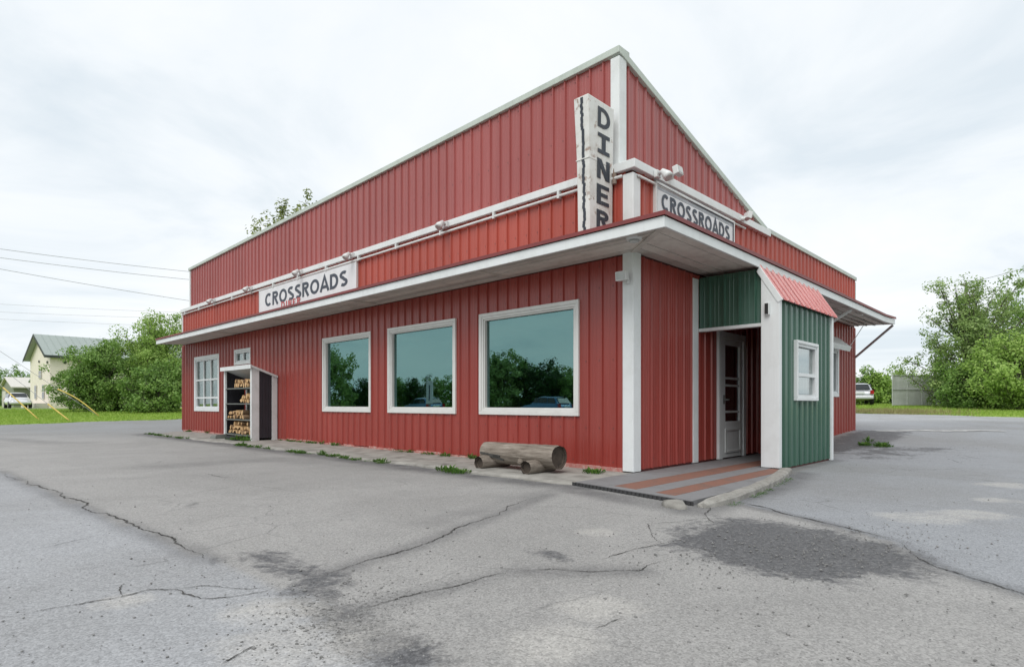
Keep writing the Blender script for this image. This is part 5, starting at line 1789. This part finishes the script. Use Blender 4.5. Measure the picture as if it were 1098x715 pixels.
# ================================================================== cars
def make_car(name, label, x, y, heading, paint):
    z = float(terrain(x, y)) - .03
    c = thing(name, label, 'car', (x, y, z), heading)      # local +y is forward
    L_, Wd = 4.45, .89
    # half-section profiles: stations along y, each (half widths, heights)
    st_ = [(-2.20, .62, .42, .78), (-2.12, .82, .34, .98), (-1.7, .88, .30, 1.02), (-.9, .90, .28, 1.00), (.2, .90, .28, .98), (1.0, .90, .28, .97), (1.6, .88, .30, .90), (2.0, .80, .34, .80), (2.22, .60, .42, .66)]
    m = MB(); v = []; f = []
    n = 10
    for y_, w, zb, zt in st_:
        prof = [(-w * .86, zb), (-w * .98, zb + .10), (-w, zb + (zt - zb) * .5), (-w * .96, zt - .08), (-w * .84, zt), (w * .84, zt), (w * .96, zt - .08), (w, zb + (zt - zb) * .5), (w * .98, zb + .10), (w * .86, zb)]
        v += [(a, y_, b) for a, b in prof]
    for i in range(len(st_) - 1):
        for k in range(n):
            f.append((i * n + k, i * n + (k + 1) % n, (i + 1) * n + (k + 1) % n, (i + 1) * n + k))
    f += [tuple(range(n))[::-1], tuple((len(st_) - 1) * n + k for k in range(n))]
    m.add(v, f)
    body = m.build('body', paint, c, smooth=True)
    mo = body.modifiers.new('subdivision', 'SUBSURF'); mo.levels = 2; mo.render_levels = 2
    # cabin
    m = MB()
    cb = [(-2.06, .70, .96), (-1.82, .72, 1.20), (-1.55, .66, 1.49), (-.6, .66, 1.56), (.35, .64, 1.52), (1.05, .72, 1.05), (1.2, .74, .95)]
    v = []; f = []
    for y_, w, zt in cb:
        wl_ = .80
        v += [(-wl_, y_, .93), (-w - .02, y_, max(.94, zt - .10)), (-w * .86, y_, zt), (w * .86, y_, zt), (w + .02, y_, max(.94, zt - .10)), (wl_, y_, .93)]
    for i in range(len(cb) - 1):
        for k in range(5): f.append((i * 6 + k, i * 6 + k + 1, (i + 1) * 6 + k + 1, (i + 1) * 6 + k))
    f += [(0, 1, 2, 3, 4, 5), tuple((len(cb) - 1) * 6 + k for k in range(6))]
    m.add(v, f)
    cab = m.build('cabin', paint, c, smooth=True)
    mo = cab.modifiers.new('subdivision', 'SUBSURF'); mo.levels = 1; mo.render_levels = 2
    gl = MAT['car_glass']
    MB().add([(-.62, -2.045, 1.06), (.62, -2.045, 1.06), (.54, -1.66, 1.42), (-.54, -1.66, 1.42)], [(0, 1, 2, 3)]).build('rear_window', gl, cab)
    MB().add([(-.62, 1.02, 1.10), (.62, 1.02, 1.10), (.54, .50, 1.46), (-.54, .50, 1.46)], [(0, 1, 2, 3)]).build('windscreen', gl, cab)
    for sd in (-1, 1):
        for ya, yb in ((-1.75, -.95), (-.88, -.05), (.02, .75)):
            MB().add([(sd * .80, ya, 1.05), (sd * .80, yb, 1.05), (sd * .70, yb - (.25 if yb > .5 else 0), 1.42), (sd * .70, ya + (.2 if ya < -1.5 else 0), 1.42)], [(0, 1, 2, 3)]).build('side_window', gl, cab)
    for sd in (-1, 1):
        MB().hexa([(sd * .58, -2.235, .74), (sd * .84, -2.12, .74), (sd * .84, -2.05, .74), (sd * .58, -2.15, .74), (sd * .62, -2.20, 1.0), (sd * .82, -2.09, 1.0), (sd * .82, -2.02, 1.0), (sd * .62, -2.12, 1.0)]).build('taillight', MAT['tail'], body)
        MB().hexa([(sd * .45, 2.1, .62), (sd * .75, 1.98, .62), (sd * .75, 1.9, .62), (sd * .45, 2.0, .62), (sd * .48, 2.14, .76), (sd * .75, 2.0, .76), (sd * .75, 1.9, .76), (sd * .48, 2.0, .76)]).build('headlight', MAT['lamp_glass'], body)
    MB().box(-.80, .80, -2.27, -2.10, .40, .60).build('bumper', paint, body, bevel=.04)
    MB().box(-.26, .26, -2.262, -2.22, .76, .88).build('number_plate', MAT['sign_white'], body)
    MB().bar((-.5, -2.0, 1.52), (.5, -2.0, 1.52), .14, .03).build('spoiler', MAT['car_dark'], cab) if False else MB().bar((-.5, -1.62, 1.515), (.5, -1.62, 1.515), .16, .03).build('spoiler', MAT['car_dark'], cab)
    for sd in (-1, 1):
        for yy in (-1.35, 1.38):
            w_ = MB().tube([(sd * .66, yy, .33), (sd * .89, yy, .33)], .33, 24).build('wheel', MAT['tyre'], c)
            MB().tube([(sd * .885, yy, .33), (sd * .897, yy, .33)], .21, 18).build('rim', MAT['steel'], w_)
    return c
MAT['car_glass'] = plain('car_glass', (.02, .025, .028), .06)
MAT['tail'] = plain('taillight_red', (.45, .03, .03), .2)
MAT['car_dark'] = plain('car_dark_trim', (.03, .03, .03), .5)
MAT['tyre'] = plain('tyre_rubber', (.025, .025, .025), .85)
def carpaint(name, c):
    M = Mat(name); M.col(c); M.set(rough=.28, metal=.35, spec=.6)
    M.b.inputs['Coat Weight'].default_value = .6
    return M.m
make_car('parked_car', 'silver hatchback seen from behind, parked past the far right wall', wx(918.5, 43), 43, -math.atan2(wx(918.5, 43), 43) + .10, carpaint('silver_paint', (.50, .52, .54)))
make_car('parked_car', 'white car parked beside the cream house, far left', wx(19, 58), 58, math.atan2(-wx(20, 57), 57) + pi + .12, carpaint('white_paint', (.72, .73, .74)))

# ================================================================== pale fence by the right trees
fa = np.array([wx(957, 40), 40.0]); fb_ = np.array([wx(1066, 41), 41.0])
fl = np.linalg.norm(fb_ - fa); fd = (fb_ - fa) / fl
zf = float(terrain(*fa)) - .04
fen = thing('panel_fence', 'pale translucent panel fence on posts left of the big airy tree', 'fence', (fa[0], fa[1], zf), math.atan2(fd[1], fd[0]))
M = Mat('fence_panel')
n_ = M.noise(3, 5, .6, M.coord('Object'))
M.col(M.ramp(n_, [(.3, (.40, .42, .41)), (.7, (.52, .54, .53))])); M.set(rough=.5)
fpm = M.m
frm = plain('fence_rail', (.60, .62, .62), .5)
np_ = 7; pwid = fl / np_
for i in range(np_ + 1):
    MB().tube([(i * pwid, 0, -.1), (i * pwid, 0, 2.45 if i == 0 else 2.22)], .035, 8).build('post', frm, fen)
for i in range(np_):
    m = MB(); v = []
    n = 24
    for k in range(n + 1):
        u = i * pwid + .04 + (pwid - .08) * k / n
        d = .012 * (1 if k % 2 else -1)
        v += [(u, d, .06), (u, d, 2.12)]
    m.add(v, [(2 * k, 2 * k + 2, 2 * k + 3, 2 * k + 1) for k in range(n)])
    m.build('panel', fpm, fen)
    for z in (.10, 1.14, 2.10):
        MB().bar((i * pwid + .036, -.035, z), ((i + 1) * pwid - .036, -.035, z), .03, .045).build('rail', frm, fen)

# ================================================================== poles and wires
MAT['pole'] = bark_mat('pole_wood', (.07, .06, .05), (.17, .15, .13))
MAT['wire'] = plain('wire', (.34, .34, .35), .6)
MAT['yellow'] = plain('yellow_guard', (.70, .52, .12), .5)
def wire_path(a, b, sagm, n=24):
    a = np.array(a); b = np.array(b)
    return [a + (b - a) * i / n - np.array([0, 0, sagm * 4 * (i / n) * (1 - i / n)]) for i in range(n + 1)]
def pole(label, x, y, h, arm_dir, hs):
    z = float(terrain(x, y)) - .1
    p = thing('utility_pole', label, 'pole', (x, y, z))
    MB().tube([(0, 0, 0), (0, 0, h)], [.16, .11], 12).build('post', MAT['pole'], p, smooth=True)
    a = np.array([cos(arm_dir), sin(arm_dir)])
    MB().bar((-a[0] * 1.1, -a[1] * 1.1, h - .3), (a[0] * 1.1, a[1] * 1.1, h - .3), .09, .11).build('crossarm', MAT['pole'], p)
    for k in (-1, 1):
        MB().tube([(a[0] * k, a[1] * k, h - .24), (a[0] * k, a[1] * k, h - .08)], [.05, .03], 8).build('insulator', MAT['steel'], p)
    return z
DA, DB = 31.0, 43.0
pa = np.array([wx(-150, DA), DA]); pb = np.array([wx(330, DB), DB])
za_top, zb_top = zat(243, DA), zat(305, DB)
pole('wooden utility pole left of the frame, anchored by yellow guys', pa[0], pa[1], za_top + .3 - float(terrain(*pa)) + .1, 1.2, None)
pole('wooden utility pole hidden behind the diner', pb[0], pb[1], zb_top + .3 - float(terrain(*pb)) + .1, 1.9, None)
wires = [((-150, 245), (330, 302), .30, 'topmost overhead wire left of the diner'), ((-150, 255), (330, 310), .30, 'second overhead wire from the top, left of the diner'),
         ((-150, 260), (330, 340), .25, 'third overhead wire, crossing above the cream house')]
for (p, q, sg_, lb_) in wires:
    a = (wx(p[0], DA), DA, zat(p[1], DA)); b = (wx(q[0], DB), DB, zat(q[1], DB))
    o = MB().tube(wire_path(a, b, sg_), .014, 5).build('overhead_wire', MAT['wire'])
    tag(o, lb_, 'wire', 'overhead wires left of the diner')
# far thinner lines, strung on a farther row of poles
for i, (y0, y1) in enumerate(((316, 338), (326, 343), (333, 352))):
    a = (wx(-150, 78), 78, zat(y0, 78)); b = (wx(330, 90), 90, zat(y1, 90))
    o = MB().tube(wire_path(a, b, .5), .015, 5).build('overhead_wire', MAT['wire'])
    tag(o, ['topmost of the three faint far wires over the cream house', 'middle of the three faint far wires over the cream house', 'lowest of the three faint far wires over the cream house'][i], 'wire', 'overhead wires left of the diner')
for px, d, yt, lb_ in ((-150, 78, 310, 'far utility pole beyond the left frame edge'), (330, 90, 333, 'far utility pole hidden behind the diner')):
    x, y = at(px, d)
    pole(lb_, x, y, zat(yt, d) - float(terrain(x, y)) + .1, 1.2, None)
# guy wires with yellow guards
for i, (ax_, ay_, bx2, by2, d, lb_) in enumerate(((42, 447, 7, 416, 30, 'leftmost yellow guy guard on the lawn'), (75, 448, 55, 434, 29, 'middle, shortest yellow guy guard on the lawn'), (107, 443, 68, 418, 33, 'rightmost yellow guy guard, before the round shrub'))):
    x, y = at(ax_, d); z = float(terrain(x, y)) - .04
    base = np.array([x, y, z]); top = np.array([pa[0], pa[1], zat(278, DA)])
    dr = (top - base) / np.linalg.norm(top - base)
    gth = thing('guy_wire', lb_, 'guy wire', tuple(base), 0, 'yellow guarded guy wires')
    ln = (2.6, 1.5, 2.6)[i]
    bend = (0, 0, .18)[i]
    pth = [dr * ln * k / 6 + np.array([0, 0, bend * sin(pi * k / 6)]) for k in range(7)]
    MB().tube(pth, .032, 8).build('guard', MAT['yellow'], gth, smooth=True)
    MB().tube([np.zeros(3), top - base], .012, 5).build('cable', MAT['wire'], gth)
    MB().tube([(0, 0, -.2), dr * .15], .03, 6).build('anchor', MAT['steel'], gth)
# single line at the right edge
xr, yr = at(1230, 44); xl, yl = at(1036, 52)
pole('wooden utility pole right of the frame', xr, yr, zat(244, 44) - float(terrain(xr, yr)) + .1, .6, None)
pole('wooden utility pole hidden in the big airy tree', xl, yl, zat(303, 52) - float(terrain(xl, yl)) + .1, .6, None)
o = MB().tube(wire_path((xr, yr, zat(248, 44)), (xl, yl, zat(304, 52)), .15), .02, 5).build('overhead_wire', MAT['wire'])
tag(o, 'single faint wire above the trees at the right edge', 'wire')

# ================================================================== roadside notice board, mirrored in the middle window
def mirrored(px, d):
    x, y = at(px, d); s, t = W2L(x, y)
    return L2W(-s, t)
x, y = mirrored(459, 27)
rs = thing('roadside_board', 'white notice board on a post, mirrored in the middle picture window', 'sign', (x, y, float(terrain(x, y))), ROT + .25)
MB().box(-.02, .02, -.34, .34, .95, 1.98).build('board', MAT['sign_white'], rs, bevel=.01)
MB().box(.0201, .03, -.05, .05, 1.1, 1.8).build('mark', MAT['letter'], rs)
MB().tube([(0, 0, -.1), (0, 0, .95)], .05, 8).build('post', MAT['rusty'], rs)

# two blue cars standing across the street, mirrored low in the picture windows
for px, d, lb_ in ((585, 44, 'blue car across the street, mirrored in the window nearest the corner'), (452, 50, 'blue car across the street, mirrored in the middle window')):
    x, y = mirrored(px, d)
    make_car('parked_car', lb_, x, y, math.atan2(-U1[0], U1[1]) + .12, carpaint('blue_paint', (.03, .14, .30)))
